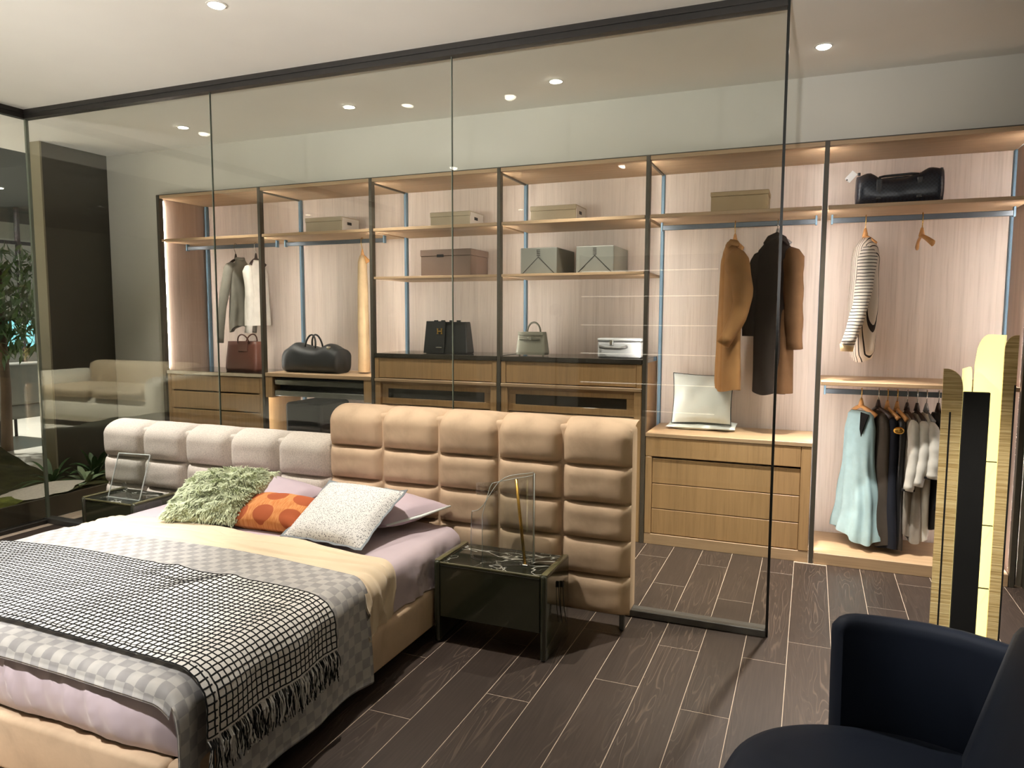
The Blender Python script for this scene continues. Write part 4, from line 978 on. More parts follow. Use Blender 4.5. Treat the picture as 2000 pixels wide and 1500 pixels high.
def speckle():
    m, t, b = newmat('white_speckled_cotton')
    v = N(t, 'ShaderNodeTexVoronoi'); v.inputs['Scale'].default_value = 78; t.links.new(coords(t, (1,1,1), 'UV'), v.inputs['Vector'])
    nz = noisetex(t, coords(t, (1,1,1), 'UV'), 160, 1)
    f = math_(t, 'LESS_THAN', math_(t, 'ADD', v.outputs['Distance'], math_(t, 'MULTIPLY', nz, 0.4)), 0.50)
    t.links.new(mixc(t, f, rgb(214,212,208), rgb(66,66,72)), b.inputs['Base Color']); b.inputs['Roughness'].default_value = 0.9; return m
MT['speckle'] = speckle()
MT['flange_grey'] = plain('grey_flange', rgb(120,126,130), 0.8)
t = thing('cushion', 'white speckled cushion with grey flange leaning at the front', 'cushion', (-2.0, 2.8, 0.47))
cw4 = [(-2.235, 2.655, 0.488), (-1.79, 2.63, 0.485), (-1.775, 2.985, 0.665), (-2.235, 3.02, 0.665)]
pillow(*cw4, 0.125, 'cover', MT['speckle'], t, seed=11, pinch=0.05)
fl4 = [Vector(p) for p in cw4]; cn = sum(fl4, Vector())/4; fb = MB(); ring_o = []; ring_i = []
for k in range(4):
    a, c = fl4[k], fl4[(k+1) % 4]
    for i in range(12):
        u = i/12; p = a.lerp(c, u); p = p+(cn-p)*0.05*(1-(2*u-1)**2); ring_i.append(p+(cn-p)*0.03); ring_o.append(p+(p-cn)*0.045+Vector((0, 0, 0.004*math.sin(i*2.1+k))))
dz = Vector((0, -0.001, 0.002))
fb.rings([[tuple(p) for p in ring_i], [tuple(p) for p in ring_o], [tuple(p+dz) for p in ring_o], [tuple(p+dz) for p in ring_i]]).obj('flange', MT['flange_grey'], t, smooth=False)
# orange cushion
def dots():
    m, t, b = newmat('orange_dotted_cotton')
    co = N(t, 'ShaderNodeTexCoord'); sp = N(t, 'ShaderNodeSeparateXYZ'); t.links.new(co.outputs['UV'], sp.inputs[0])
    fx = math_(t, 'SUBTRACT', math_(t, 'FRACT', math_(t, 'ADD', math_(t, 'MULTIPLY', sp.outputs['X'], 2.6), 0.25)), 0.5)
    fy = math_(t, 'SUBTRACT', math_(t, 'FRACT', math_(t, 'ADD', math_(t, 'MULTIPLY', sp.outputs['Y'], 1.75), 0.10)), 0.5)
    d = math_(t, 'ADD', math_(t, 'MULTIPLY', fx, fx), math_(t, 'MULTIPLY', fy, fy))
    f = math_(t, 'LESS_THAN', d, 0.135)
    st = noisetex(t, coords(t, (60, 6, 1), 'UV', (0, 0, 0.3)), 1.0, 2)
    base = ramp(t, st, [(0.35, rgb(198,120,62)), (0.65, rgb(216,148,90))])
    t.links.new(mixc(t, f, base, rgb(168,84,44)), b.inputs['Base Color']); b.inputs['Roughness'].default_value = 0.9
    bump(t, b, st, 0.3, 0.002); return m
MT['dots'] = dots()
t = thing('cushion', 'orange cushion with rust dots between the green and the white cushions', 'cushion', (-2.42, 2.8, 0.47))
pillow((-2.60, 2.70, 0.488), (-2.20, 2.715, 0.488), (-2.19, 2.90, 0.60), (-2.585, 2.885, 0.60), 0.14, 'cover', MT['dots'], t, seed=4, pinch=0.03, power=0.36)
# green fur cushion
MT['fur'] = plain('pale_green_fur', rgb(206,214,178), 0.95, var=0.08, scale=22, sheen=0.3)
t = thing('cushion', 'pale green shaggy fur cushion on the bed', 'cushion', (-2.72, 2.8, 0.47))
gc = [(-2.95, 2.62, 0.49), (-2.555, 2.685, 0.49), (-2.52, 2.965, 0.70), (-2.93, 2.86, 0.675)]
pillow(*gc, 0.17, 'cover', MT['fur'], t, seed=15, pinch=0.02, wr=0.016, lump=0.010, n=40)
A, B_, C2, D2 = map(Vector, gc); nn = (B_-A).cross(D2-A).normalized(); fm = MB(); rng = random.Random(3)
for k in range(5200):
    u, v = rng.random(), rng.random(); p = A*(1-u)*(1-v)+B_*u*(1-v)+C2*u*v+D2*(1-u)*v
    eu, ev = 1-(2*u-1)**2, 1-(2*v-1)**2
    cl = Vector((noise.noise((u*9, v*9, 1)), noise.noise((u*9, v*9, 7)), noise.noise((u*9, v*9, 13))))*1.3
    th_ = 0.085*(eu*ev)**0.42
    th_ += noise.noise((u*5+15, v*5, 3+15))*0.016*min(1, eu*ev*6)+noise.noise((u*14+15, v*14, 7))*(0.0064+0.010)*min(1, eu*ev*5)
    q = p+nn*th_; out = ((p-(A+B_+C2+D2)/4)*1.6+nn*0.30+cl*0.5+Vector((0, -0.1, -0.25))).normalized()
    L = 0.020+0.014*rng.random(); sd = out.cross(nn).normalized()*0.0022; mid = q+out*L*0.55+nn*0.006
    fm.add([(q-sd)[:], (q+sd)[:], (mid+sd*0.8)[:], (mid-sd*0.8)[:], (q+out*L-nn*0.002)[:]], [(0,1,2,3), (3,2,4)])
fm.obj('fur', MT['fur'], t, kind='stuff')
MB().add([(-2.985, 2.70, 0.492), (-2.93, 2.66, 0.494), (-2.925, 2.668, 0.530), (-2.98, 2.708, 0.530), (-2.985, 2.701, 0.492), (-2.93, 2.661, 0.494), (-2.925, 2.669, 0.530), (-2.98, 2.709, 0.530)],
         [(0,1,2,3), (7,6,5,4), (0,4,5,1), (1,5,6,2), (2,6,7,3), (3,7,4,0)]).obj('care_tag', MT['card_lit_white'], t)

# ------------------------------------------------------------------ nightstands and acrylic lamps
MT['olive_gloss'] = plain('olive_green_lacquer', rgb(52,54,40), 0.12, var=0.06, coat=0.9, scale=4)
MT['olive_rim'] = plain('olive_rim_lacquer', rgb(96,92,64), 0.25, var=0.06, coat=0.5)
def marble():
    m, t, b = newmat('dark_veined_marble')
    def vein(sc, w, seed):
        v = coords(t, (1, 1.6, 1), 'Object', (0, 0, seed)); f = noisetex(t, v, sc, 4, 0.55, 0.5)
        d = math_(t, 'ABSOLUTE', math_(t, 'SUBTRACT', f, 0.5)); return ramp(t, d, [(0.0, (1,1,1,1)), (w, (0,0,0,1))])
    a = math_(t, 'MAXIMUM', vein(1.7, 0.006, 0.4), vein(3.4, 0.004, 1.3))
    t.links.new(mixc(t, a, rgb(38,40,33), rgb(196,194,182)), b.inputs['Base Color']); b.inputs['Roughness'].default_value = 0.08; return m
MT['marble'] = marble()
def nightstand(x0, x1, y0, y1, zt, lab, zfloor=0.0):
    t = thing('nightstand', lab, 'nightstand', ((x0+x1)/2, (y0+y1)/2, zfloor), 'nightstands beside the bed')
    w = 0.030
    for xa in (x0, x1-w):
        smoothf(MB().rbox(xa, xa+w, y0, y1, zfloor, zt, 0.014, 4).obj('side_panel', MT['olive_gloss'], t))
        smoothf(MB().rbox(xa+0.001, xa+w-0.001, y0+0.012, y1-0.012, zt-0.006, zt+0.002, 0.003, 2).obj('rim', MT['olive_rim'], t))
    MB().rbox(x0+w+0.001, x1-w-0.001, y0+0.006, y0+0.024, 0.125, zt-0.016, 0.003, 1).obj('drawer', MT['olive_gloss'], t)
    MB().rbox(x0+w+0.001, x1-w-0.001, y0+0.004, y0+0.012, zt-0.014, zt-0.004, 0.002, 1).obj('front_rim', MT['olive_rim'], t)
    MB().box(x0+w+0.001, x1-w-0.001, y0+0.026, y1-0.004, 0.135, zt-0.026).obj('carcass', MT['black_in'], t)
    MB().rbox(x0+w+0.001, x1-w-0.001, y0+0.013, y1-0.003, zt-0.0255, zt-0.012, 0.001, 1).obj('marble_top', MT['marble'], t)
    return t
t = nightstand(-1.568, -1.018, 2.878, 3.205, 0.388, 'dark olive nightstand with marble top by the tall tan headboard')
for y, z in ((3.03, 0.305), (3.09, 0.285)):
    pl = MB().rbox(-1.0175, -1.008, y-0.007, y+0.007, z-0.016, z+0.012, 0.002, 1).obj('socket_plug', MT['black_in'], t)
    MB().tube([(-1.012, y, z-0.016), (-1.011, y+0.004, z-0.06), (-1.010, y+0.02, z-0.13), (-1.010, y+0.05, z-0.2)], 0.0018, 6).obj('cable', MT['black_in'], pl, smooth=True)
nightstand(-3.905, -3.475, 2.905, 3.205, 0.448, 'dark olive nightstand with marble top by the low grey headboard')

MT['acrylic_highlight'] = plain('painted_acrylic_highlight', rgb(205,212,208), 0.15, var=0.05, coat=0.5)  # pale colour standing for light caught in the acrylic edges
ac = thing('table_lamp', 'clear acrylic table lamp with a gold rod on the marble nightstand', 'lamp', (-1.30, 3.07, 0.377))
def sheet(b, cx, cy, r, a0, a1, z0, top, th=0.004, nu=36, nv=12, ecc=0.6):
    def f(off):
        def g(u, v):
            a = math.radians(a0+(a1-a0)*u); zt = top(u); return (cx+(r+off)*math.cos(a), cy+(r*ecc+off)*math.sin(a), z0+(zt-z0)*v)
        return g
    b.grid(f(0.0), nu, nv); b.grid(f(th), nu, nv, flip=True)
    K, J = nu+1, nv+1; o0 = len(b.v)-2*K*J; off = K*J; idx = lambda i, j: o0+i*J+j
    rim = [idx(i, 0) for i in range(K)]+[idx(K-1, j) for j in range(1, J)]+[idx(i, J-1) for i in range(K-2, -1, -1)]+[idx(0, j) for j in range(J-2, 0, -1)]
    for p, q in zip(rim, rim[1:]+rim[:1]): b.f.append((p, q, q+off, p+off))
    return b
def top1(u): return 0.60+0.20*(1/(1+math.exp(-(u-0.42)*14)))-0.17*max(0, 0.10-u)/0.10
sheet(MB(), -1.30, 3.06, 0.155, 195, 355, 0.378, top1).obj('shade', MT['acrylic'], ac, smooth=True)
def top2(u): return 0.79-0.10*u-0.14*max(0, u-0.86)/0.14
sheet(MB(), -1.30, 3.075, 0.150, 0, 150, 0.378, top2).obj('shade', MT['acrylic'], ac, smooth=True)
def sheet_highlight(cx, cy, r, a0, a1, z0, top, ecc=0.6):
    P = [(cx+r*math.cos(math.radians(a0)), cy+r*ecc*math.sin(math.radians(a0)), z0)]
    for i in range(33):
        a = math.radians(a0+(a1-a0)*i/32); P.append((cx+r*math.cos(a), cy+r*ecc*math.sin(a), top(i/32)))
    P.append((cx+r*math.cos(math.radians(a1)), cy+r*ecc*math.sin(math.radians(a1)), z0))
    MB().tube(P, 0.0016, 6).obj('shade_highlight', MT['acrylic_highlight'], ac, smooth=True)  # thin pale tubes painted in as the rim highlight
sheet_highlight(-1.30, 3.06, 0.157, 195, 355, 0.379, top1); sheet_highlight(-1.30, 3.075, 0.152, 0, 150, 0.379, top2)
MB().tube([(-1.165, 3.005, 0.379), (-1.222, 3.035, 0.765)], 0.0075, 10, flat=0.7).obj('rod', MT['gold'], ac, smooth=True)
MB().tube([(-1.30+0.15*math.cos(math.radians(a)), 3.06+0.09*math.sin(math.radians(a)), 0.381) for a in range(190, 361, 10)], 0.003, 6).obj('base_edge', MT['acrylic'], ac, smooth=True)
sheet(MB(), -1.40, 3.10, 0.05, 200, 330, 0.66, lambda u: 0.72+0.01*u, 0.003, 14, 4).obj('top_wing', MT['acrylic'], ac, smooth=True)
MB().rbox(-1.178, -1.150, 2.998, 3.012, 0.3765, 0.383, 0.002, 1).obj('rod_foot', MT['silver'], ac)

MT['acrylic_thick'] = glass('thick_acrylic', (0.93, 0.95, 0.94, 1), 0.09)
ac = thing('table_lamp', 'clear acrylic square panel lamp on the nightstand by the low grey headboard', 'lamp', (-3.66, 3.02, 0.437))
b = MB()
def slab(b, P, th):
    P = [Vector(p) for p in P]; n_ = (P[1]-P[0]).cross(P[3]-P[0]).normalized()*th
    b.add([tuple(p) for p in P]+[tuple(p+n_) for p in P], [(3,2,1,0), (4,5,6,7), (0,1,5,4), (1,2,6,5), (2,3,7,6), (3,0,4,7)]); return b
pn = [(-3.795, 3.0, 0.440), (-3.545, 3.0, 0.440), (-3.515, 3.06, 0.698), (-3.765, 3.06, 0.692)]
slab(MB(), pn, -0.018).obj('panel', MT['acrylic_thick'], ac)
e = MB()
for k in range(4): 
    a, c = Vector(pn[k]), Vector(pn[(k+1) % 4]); e.tube([a, c], 0.0032, 6)
e.obj('edge', MT['acrylic_highlight'], ac)  # painted highlight around the panel
MB().tube([(-3.60, 2.985, 0.452), (-3.635, 2.975, 0.545)], 0.011, 12).obj('stem', MT['acrylic_thick'], ac, smooth=True)
MB().rbox(-3.80, -3.54, 2.96, 3.10, 0.4365, 0.446, 0.003, 1).obj('base', MT['acrylic_thick'], ac)

# ================================================================== ARMCHAIR AND FLOOR LAMP
MT['navy'] = plain('navy_velvet', rgb(15,25,42), 0.7, var=0.08, scale=5, sheen=0.04, spec=0.3)
ch = thing('armchair', 'navy velvet armchair with round seat in the near corner', 'armchair', (0.25, 1.72, 0))
R_ = []
for z, k in ((0.27, 0.90), (0.285, 0.97), (0.32, 1.0), (0.375, 1.0), (0.405, 0.965), (0.418, 0.90), (0.424, 0.75), (0.427, 0.4), (0.428, 0.05)):
    R_.append([(0.215+0.385*k*math.copysign(abs(math.cos(a))**0.9, math.cos(a)), 1.735+0.36*k*math.copysign(abs(math.sin(a))**0.9, math.sin(a)), z) for a in [2*PI*q/64 for q in range(64)]])
MB().rings(R_, cap0=True, cap1=True).obj('seat', MT['navy'], ch, smooth=True)
# wrap-round arm on the far side, swelling into the high back
def shell(name, pts, ztop, zbot, th, lean=0.0):
    m_ = len(pts); P = [Vector((p[0], p[1], 0)) for p in pts]; R = []
    for i, p in enumerate(P):
        tg = (P[min(i+1, m_-1)]-P[max(i-1, 0)]).normalized(); o = Vector((tg.y, -tg.x, 0))   # points inwards
        zt = ztop[i]; t2 = th*(0.55 if i in (0, m_-1) else 1.0); r = []
        prof = [(-0.5, zbot), (-0.5, zt-0.035), (-0.45, zt-0.014), (-0.28, zt-0.003), (0, zt), (0.28, zt-0.003), (0.45, zt-0.014), (0.5, zt-0.035), (0.5, zbot)]
        for a, z in prof:
            ln = -lean*(z-zbot); q = p+o*(a*t2+ln); r.append((q.x, q.y, z))
        R.append(r)
    return smoothf(MB().rings(R, cap0=True, cap1=True).obj(name, MT['navy'], ch), 50)
arm = [(0.094, 2.083), (0.098, 2.086), (0.106, 2.09), (0.12, 2.094), (0.14, 2.097), (0.18, 2.10), (0.24, 2.103), (0.31, 2.098), (0.38, 2.082), (0.45, 2.052), (0.52, 2.005), (0.58, 1.945)]
shell('arm', arm, [0.664, 0.682, 0.695, 0.703, 0.707, 0.708, 0.708, 0.708, 0.707, 0.705, 0.704, 0.703], 0.20, 0.055, 0.02)
back = [(0.425, 2.03), (0.420, 2.0), (0.405, 1.92), (0.392, 1.80), (0.387, 1.68), (0.380, 1.56), (0.370, 1.46), (0.355, 1.40)]
shell('backrest', back, [0.74, 0.79, 0.82, 0.83, 0.83, 0.82, 0.79, 0.74], 0.30, 0.14, 0.26)
for dx, dy in ((-0.2, -0.2), (-0.2, 0.2), (0.22, 0.2), (0.22, -0.2)):
    MB().tube([(0.215+dx*1.15, 1.735+dy*1.15, 0.0), (0.215+dx, 1.735+dy, 0.275)], [0.012, 0.018], 10).obj('leg', MT['black_in'], ch, smooth=True)

def gold_ply():
    m, t, b = newmat('ribbed_gold_wood')
    f = noisetex(t, coords(t, (6, 6, 220)), 1.0, 2, 0.6, 0.6)
    t.links.new(ramp(t, f, [(0.34, rgb(196,164,106)), (0.5, rgb(226,198,138)), (0.66, rgb(240,218,162))]), b.inputs['Base Color'])
    b.inputs['Roughness'].default_value = 0.4; b.inputs['Metallic'].default_value = 0.0; bump(t, b, f, 0.5, 0.003); return m
MT['gold_ply'] = gold_ply()
MT['lamp_glow'] = glow('warm_diffuser', (1.0, 0.90, 0.42, 1), 0.5)
lp = thing('floor_lamp', 'gold and black floor lamp with two glowing curved blades behind the navy armchair', 'floor lamp', (0.48, 2.66, 0))
def blade(name, x0, y0, x1, y1, z0, z1, rc, side, m, th=0.006, lean=0.0, bow=0.0):
    """upright sheet from plan point 0 to point 1 with one rounded top corner"""
    n_ = 14; a = Vector((x0, y0, 0)); c = Vector((x1, y1, 0)); L = (c-a).length; tg = (c-a)/L; nr = Vector((-tg.y, tg.x, 0))*th
    cols = []
    for i in range(n_+1):
        u = i/n_; d = u*L if side == 1 else (1-u)*L; zt = z1
        e = L-d
        if e < rc: q = (rc-e)/rc; zt = z1-rc*(1-math.sqrt(max(0, 1-q*q)))*1.3
        cols.append((a+tg*(u*L)+Vector((-tg.y, tg.x, 0))*bow*math.sin(u*PI), zt))
    vs = []
    for p, zt in cols:
        for k in range(2):
            for z in (z0, zt):
                q = p+nr*k+Vector((lean*(z-z0), 0, 0)); vs.append((q.x, q.y, z))
    fs = []
    for i in range(n_):
        o = i*4; fs += [(o, o+4, o+5, o+1), (o+3, o+7, o+6, o+2), (o+1, o+5, o+7, o+3), (o+2, o+6, o+4, o)]
    fs += [(0, 1, 3, 2), (n_*4+2, n_*4+3, n_*4+1, n_*4)]
    return MB().add(vs, fs).obj(name, m, lp)
blade('blade', 0.383, 2.60, 0.438, 2.60, 0.02, 1.344, 0.045, 1, MT['gold_ply'], 0.006)
blade('diffuser', 0.4385, 2.606, 0.489, 2.76, 0.03, 1.345, 0.045, 1, MT['lamp_glow'], 0.005)
blade('diffuser', 0.492, 2.755, 0.540, 2.607, 0.03, 1.450, 0.075, 0, MT['lamp_glow'], 0.005)
blade('blade', 0.5405, 2.60, 0.575, 2.60, 0.02, 1.450, 0.03, 0, MT['gold_ply'], 0.006)
MB().box(0.404, 0.4085, 2.596, 2.600, 0.03, 1.21).obj('slot', MT['black_in'], lp)
MB().box(0.570, 0.574, 2.596, 2.600, 0.03, 1.30).obj('slot', MT['black_in'], lp)
MB().rbox(0.438, 0.508, 2.585, 2.600, 0.02, 1.276, 0.002, 1).obj('column', MT['black_in'], lp)
for z in (0.42, 0.66, 0.86, 1.06): 
    MB().box(0.5085, 0.5385, 2.60, 2.606, z, z+0.0025).obj('divider', MT['black_in'], lp)
    MB().box(0.426, 0.4375, 2.601, 2.606, z-0.05, z-0.0475).obj('divider', MT['black_in'], lp)
MB().cyl((0.485, 2.68, 0.0), 0.15, 0.02, 40).obj('base', MT['black_in'], lp)

# ================================================================== PLANTER AND SHOWROOM BEYOND THE GLASS
MT['moss'] = plain('moss', rgb(104,112,44), 0.95, var=0.35, scale=16, bmp=0.8, bscale=60)
MT['moss_dark'] = plain('dark_moss', rgb(60,60,30), 0.95, var=0.35, scale=16, bmp=0.8, bscale=60)
MT['pebble'] = plain('white_gravel', rgb(214,208,198), 0.8, var=0.08, scale=60, bmp=0.6, bscale=120)
MT['leaf'] = plain('dark_green_leaf', rgb(62,92,52), 0.5, var=0.3, scale=9)
MT['leaf_pale'] = plain('pale_green_leaf', rgb(140,160,126), 0.5, var=0.2, scale=9)
MT['leaf_tree'] = plain('tree_leaf', rgb(70,96,44), 0.5, var=0.3, scale=3)
MT['bark'] = plain('bark', rgb(84,68,52), 0.9, var=0.2)
MT['planter'] = plain('dark_planter_board', rgb(84,78,66), 0.5, var=0.06)
pl = thing('planter_bed', 'low dark planter with moss and white gravel behind the side glass', 'planter', (-6.0, 3.0, 0))
MB().box(-5.215, -5.19, 0.0, 4.15, 0.0, 0.155).obj('kerb', MT['planter'], pl)
def ground(x, y): return 0.135+0.05*noise.noise((x*1.4, y*1.4, 0))+0.02*noise.noise((x*6, y*6, 2))+0.22*max(0, min(1, (-5.75-x)/0.9))
b = MB(); b.grid(lambda u, v: (-7.2+1.985*u, 0.0+4.15*v, ground(-7.2+1.985*u, 4.15*v)), 60, 70, flip=False)
b.obj('moss_bed', MT['moss_dark'], pl, smooth=True)
b = MB(); b.grid(lambda u, v: (-5.86+0.645*u, 4.15+0.55*v, 0.12+0.03*noise.noise((u*3, v*3, 1))), 14, 14)
pl2 = thing('planter_bed', 'short end of the planter along the dark wall panel', 'planter', (-5.5, 4.4, 0))
b.obj('soil', MT['moss_dark'], pl2, smooth=True)
MB().box(-5.215, -5.19, 4.151, 4.70, 0.0, 0.155).obj('kerb', MT['planter'], pl2)
def patch(cx, cy, rx, ry, m, name, dz, sd):
    R = []
    for k in (1.0, 0.75, 0.45, 0.15):
        R.append([(cx+rx*k*math.cos(a)*(1+0.25*noise.noise((math.cos(a)*2+sd, math.sin(a)*2, sd))), cy+ry*k*math.sin(a)*(1+0.25*noise.noise((math.cos(a)*2, math.sin(a)*2+sd, 4))), 0) for a in [2*PI*q/40 for q in range(40)]])
    R = [[(x, y, ground(x, y)+dz*(1-i*0.0)+0.012*i) for x, y, _ in r] for i, r in enumerate(R)]
    return MB().rings(R, cap1=True).obj(name, m, pl, smooth=True)
patch(-5.42, 3.72, 0.22, 0.30, MT['pebble'], 'gravel_patch', 0.012, 2.0)
patch(-5.40, 3.30, 0.18, 0.22, MT['moss'], 'moss_mound', 0.012, 5.0)
patch(-5.36, 2.8, 0.15, 0.4, MT['moss'], 'moss_mound', 0.02, 7.0)
def fern(x, y, z, n, L, m, lab, sd, w=0.03):
    rng = random.Random(sd); t = thing('leafy_plant', lab, 'plant', (x, y, z))
    for k in range(n):
        a = 2*PI*k/n+rng.random()*0.6; el = 0.35+0.9*rng.random(); l = L*(0.7+0.5*rng.random()); d = Vector((math.cos(a), math.sin(a), 0)); sd_ = Vector((-d.y, d.x, 0)); vs = []
        for i in range(8):
            u = i/7; p = Vector((x, y, z+0.01))+d*(l*u*math.cos(el))+Vector((0, 0, l*(u*math.sin(el)*1.3-0.55*u*u))); ww = w*math.sin(PI*(0.08+0.92*u))**0.8
            p.z = max(p.z, z+0.004)
            vs += [(p-sd_*ww)[:], (p+Vector((0, 0, -ww*0.3)))[:], (p+sd_*ww)[:]]
        fs = []
        for i in range(7): o = i*3; fs += [(o, o+1, o+4, o+3), (o+1, o+2, o+5, o+4)]
        MB().add(vs, fs).obj('leaf', m, t, smooth=True)
fern(-5.56, 4.28, 0.13, 18, 0.34, MT['leaf'], 'dark green spiky plant before the dark wall panel', 1, 0.022)
fern(-5.37, 4.05, 0.14, 12, 0.22, MT['leaf_pale'], 'pale green broad-leaved plant at the planter edge', 2, 0.03)
fern(-5.32, 4.40, 0.13, 14, 0.26, MT['leaf'], 'low dark fern near the corner of the closet', 3, 0.02)
fern(-5.62, 3.95, 0.14, 14, 0.30, MT['leaf'], 'arching dark fern beside the white gravel', 4, 0.018)
# tree seen through the side glass
def tree(x, y, lab, h0, h1, rad, n, sd):
    rng = random.Random(sd); t = thing('indoor_tree', lab, 'tree', (x, y, 0))
    MB().tube([(x, y, 0), (x+0.04, y, 0.7), (x-0.02, y+0.03, 1.4), (x+0.05, y, 2.0)], [0.06, 0.05, 0.04, 0.02], 8).obj('trunk', MT['bark'], t, smooth=True)
    b = MB()
    for k in range(n):
        a = rng.random()*2*PI; ph = math.acos(2*rng.random()-1); rr = rng.random()**0.4
        p = Vector((x+rad*rr*math.sin(ph)*math.cos(a), y+rad*rr*math.sin(ph)*math.sin(a), (h0+h1)/2+(h1-h0)/2*rr*math.cos(ph)))
        d = Vector((rng.random()-0.5, rng.random()-0.5, -rng.random()*0.9)).normalized(); s_ = d.cross(Vector((rng.random(), rng.random(), 1))).normalized(); l = 0.10+0.10*rng.random()
        b.add([p[:], (p+d*l*0.5+s_*0.022)[:], (p+d*l)[:], (p+d*l*0.5-s_*0.022)[:]], [(0,1,2,3)])
    b.obj('foliage', MT['leaf_tree'], t, kind='stuff')
tree(-8.25, 5.30, 'leafy green indoor tree beyond the side glass', 1.0, 2.35, 0.62, 1500, 4)
# far showroom: shop front, screen, chair
MT['shop_wall'] = plain('showroom_wall', rgb(150,150,136), 0.7, var=0.05)
MT['dark_ceiling'] = plain('dark_soffit', rgb(60,62,60), 0.8, var=0.05)
struct(MB().box(-12.9, -5.1, -5.4, -5.3, 0, 3.1).obj('wall_front', MT['shop_wall']), 'pale showroom wall behind the sofa')
struct(MB().box(-14, -12.9, -5.4, 12, 0, 3.6).obj('wall_far', MT['shop_wall']), 'pale far wall of the showroom')
struct(MB().box(-12.9, -6.4, -5.4, 12, 3.1, 3.2).obj('ceiling', MT['dark_ceiling']), 'dark showroom ceiling beyond the glass')
sf = struct(thing('window_3', 'x', 'x', (-11.0, 7.0, 0)), 'tall shop front of framed glass beyond the tree'); del sf['category']
for y in (5.6, 6.2, 6.8, 7.4, 8.0): MB().rbox(-11.03, -10.97, y-0.025, y+0.025, 0, 3.1, 0.004, 1).obj('mullion', MT['track'], sf)
for z in (0.03, 0.95, 2.55): MB().rbox(-11.02, -10.98, 5.6, 8.0, z, z+0.05, 0.004, 1).obj('transom', MT['track'], sf)
for y in (5.6, 6.2, 6.8, 7.4): MB().box(-11.004, -10.996, y+0.026, y+0.574, 0.09, 3.08).obj('pane', MT['pane'], sf)
MT['screen'] = glow('cyan_screen', rgb(120,196,208), 1.0)
ds = thing('display_screen', 'pale cyan lit display screen beyond the side glass', 'screen', (-11.6, 7.4, 0))
MB().rbox(-11.62, -11.58, 6.75, 8.0, 0.95, 1.45, 0.006, 1).obj('casing', MT['track'], ds)
MB().box(-11.578, -11.574, 6.78, 7.97, 0.98, 1.42).obj('picture', MT['screen'], ds)
for y in (6.95, 7.8): MB().box(-11.62, -11.58, y-0.02, y+0.02, 0, 0.95).obj('leg', MT['track'], ds)
MT['chair_grey'] = plain('grey_upholstery', rgb(120,120,110), 0.85, var=0.05)
cc_ = thing('lounge_chair', 'small grey lounge chair beyond the side glass', 'chair', (-8.9, 5.75, 0))
smoothf(MB().rbox(-9.2, -8.6, 5.45, 6.05, 0.28, 0.45, 0.05, 3).obj('seat', MT['chair_grey'], cc_)); smoothf(MB().rbox(-8.72, -8.58, 5.45, 6.05, 0.45, 0.95, 0.05, 3).obj('backrest', MT['chair_grey'], cc_))
for dx in (-0.25, 0.25):
    for dy in (-0.25, 0.25): MB().cyl((-8.9+dx, 5.75+dy, 0), 0.018, 0.285, 8).obj('leg', MT['black_in'], cc_)

# ------------------------------------------------------------------ furniture behind, mirrored in the glass
MT['sofa'] = plain('cream_boucle', rgb(214,206,184), 0.9, var=0.05, scale=20, bmp=0.3, bscale=120)
MT['sofa_tan'] = plain('tan_cushion', rgb(168,150,120), 0.85, var=0.05)
so = thing('sofa', 'cream sofa with rounded arms mirrored in the glass', 'sofa', (-9.0, -0.2, 0))
smoothf(MB().rbox(-10.2, -7.6, -0.75, 0.25, 0.06, 0.42, 0.10, 4).obj('base', MT['sofa'], so))
smoothf(MB().rbox(-10.25, -9.9, -0.75, 0.30, 0.12, 0.72, 0.12, 4).obj('arm', MT['sofa'], so)); smoothf(MB().rbox(-7.9, -7.55, -0.75, 0.30, 0.12, 0.72, 0.12, 4).obj('arm', MT['sofa'], so))
smoothf(MB().rbox(-9.9, -7.9, -0.80, -0.5, 0.3, 0.85, 0.10, 4).obj('backrest', MT['sofa_tan'], so))
for x in (-9.85, -8.85): smoothf(MB().rbox(x, x+0.95, -0.52, 0.28, 0.40, 0.55, 0.06, 3).obj('seat_cushion', MT['sofa_tan'], so))
MT['shelf_led'] = glow('shelf_light_line', (1.0, 0.93, 0.78, 1), 3.0)
MT['shelf_back'] = plain('dark_shelf_back', rgb(70,64,54), 0.7)
ds = thing('display_shelf', 'display shelf with lit edges mirrored in the glass', 'shelf', (-1.7, -1.1, 0))
MB().box(-2.45, -0.92, -1.28, -1.25, 0, 2.2).obj('back_panel', MT['shelf_back'], ds)
for x in (-2.47, -0.93): MB().box(x, x+0.02, -1.25, -0.95, 0, 2.2).obj('upright', MT['shelf_back'], ds)
for z in (0.45, 0.75, 1.08, 1.40, 1.72, 2.0):
    s_ = MB().box(-2.45, -0.93, -1.25, -0.95, z, z+0.025).obj('shelf', MT['shelf_back'], ds)
    MB().box(-2.44, -0.94, -0.9495, -0.947, z+0.008, z+0.017).obj('light_line', MT['shelf_led'], s_)

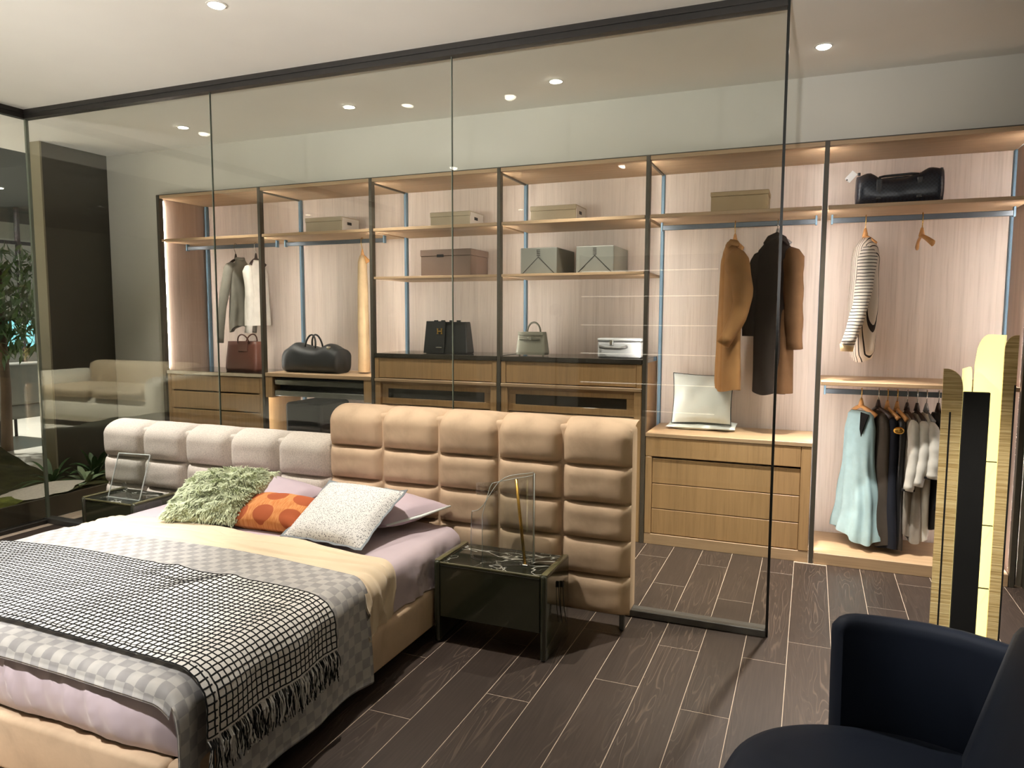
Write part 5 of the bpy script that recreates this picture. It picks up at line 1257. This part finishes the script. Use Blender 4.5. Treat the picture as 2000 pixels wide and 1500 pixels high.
for x, y, wt, cone, ax, ay, lab in FILL_LAMPS:
    t = thing('fill_lamp', lab, 'floor lamp', (x, y, 0), 'added fill lamps')
    MB().cyl((x, y, 0), 0.13, 0.02, 28).obj('base', MT['bronze'], t)
    MB().cyl((x, y, 0.02), 0.012, 1.50, 12).obj('pole', MT['bronze'], t)
    d = Vector((ax-x, ay-y, ZC-1.62)).normalized(); q = d.to_track_quat('Z', 'Y').to_matrix(); c = Vector((x, y, 1.56)); n = 28
    smoothf(MB().rings([[(c+q @ Vector((r*math.cos(2*PI*k/n), r*math.sin(2*PI*k/n), h)))[:] for k in range(n)] for r, h in ((0.02, -0.06), (0.05, -0.05), (0.07, 0.06), (0.065, 0.06), (0.045, -0.02), (0.004, -0.03))]).obj('head', MT['bronze'], t))
    ld = bpy.data.lights.new('fill_lamp', 'SPOT'); ld.energy = wt; ld.color = NEUT; ld.spot_size = math.radians(cone); ld.spot_blend = 1.0; ld.shadow_soft_size = 0.05
    lo = bpy.data.objects.new('fill_lamp_beam', ld); COL.objects.link(lo); lo.parent = t; lo.location = Vector((0, 0, 1.56))+d*0.065; lo.rotation_euler = d.to_track_quat('-Z', 'Y').to_euler()

for x, y, wt, lab in FILL_SPOTS:
    z = ground(x, y)
    t = thing('fill_spot', lab, 'spotlight', (x, y, z), 'added fill spots')
    MB().cyl((x, y, z-0.01), 0.03, 0.03, 16).obj('foot', MT['black_in'], t)
    smoothf(MB().cyl((x, y, z+0.02), 0.045, 0.10, 24).obj('housing', MT['black_in'], t))
    MB().cyl((x, y, z+0.1202), 0.038, 0.003, 24).obj('lens', MT['lampface'], t)
    ld = bpy.data.lights.new('fill_spot', 'SPOT'); ld.energy = wt; ld.color = NEUT; ld.spot_size = math.radians(124); ld.spot_blend = 0.5; ld.shadow_soft_size = 0.04
    lo = bpy.data.objects.new('fill_spot_beam', ld); COL.objects.link(lo); lo.parent = t; lo.location = (0, 0, 0.14); lo.rotation_euler = (PI, math.radians(-8), 0)

for x, y, wt, lab in ((-9.0, 1.0, 2400, 'added downlight brightening the cream sofa'), (-7.4, -2.5, 500, 'added downlight behind the cream sofa'), (-9.5, 6.2, 500, 'added downlight above the grey lounge chair')):  # lamps added to brighten the sofa and the showroom
    t = thing('downlight', lab, 'ceiling light', (x, y, 3.085), 'added showroom downlights')
    smoothf(MB().cyl((x, y, 3.09), 0.05, 0.0095, 24).obj('trim_ring', MT['white_trim'], t)); MB().cyl((x, y, 3.085), 0.04, 0.004, 24).obj('lamp_face', MT['lampface'], t)
    ld = bpy.data.lights.new('downlight', 'SPOT'); ld.energy = wt; ld.color = NEUT; ld.spot_size = math.radians(100); ld.spot_blend = 0.7; ld.shadow_soft_size = 0.04
    lo = bpy.data.objects.new('downlight_beam', ld); COL.objects.link(lo); lo.parent = t; lo.location = (0, 0, -0.02)
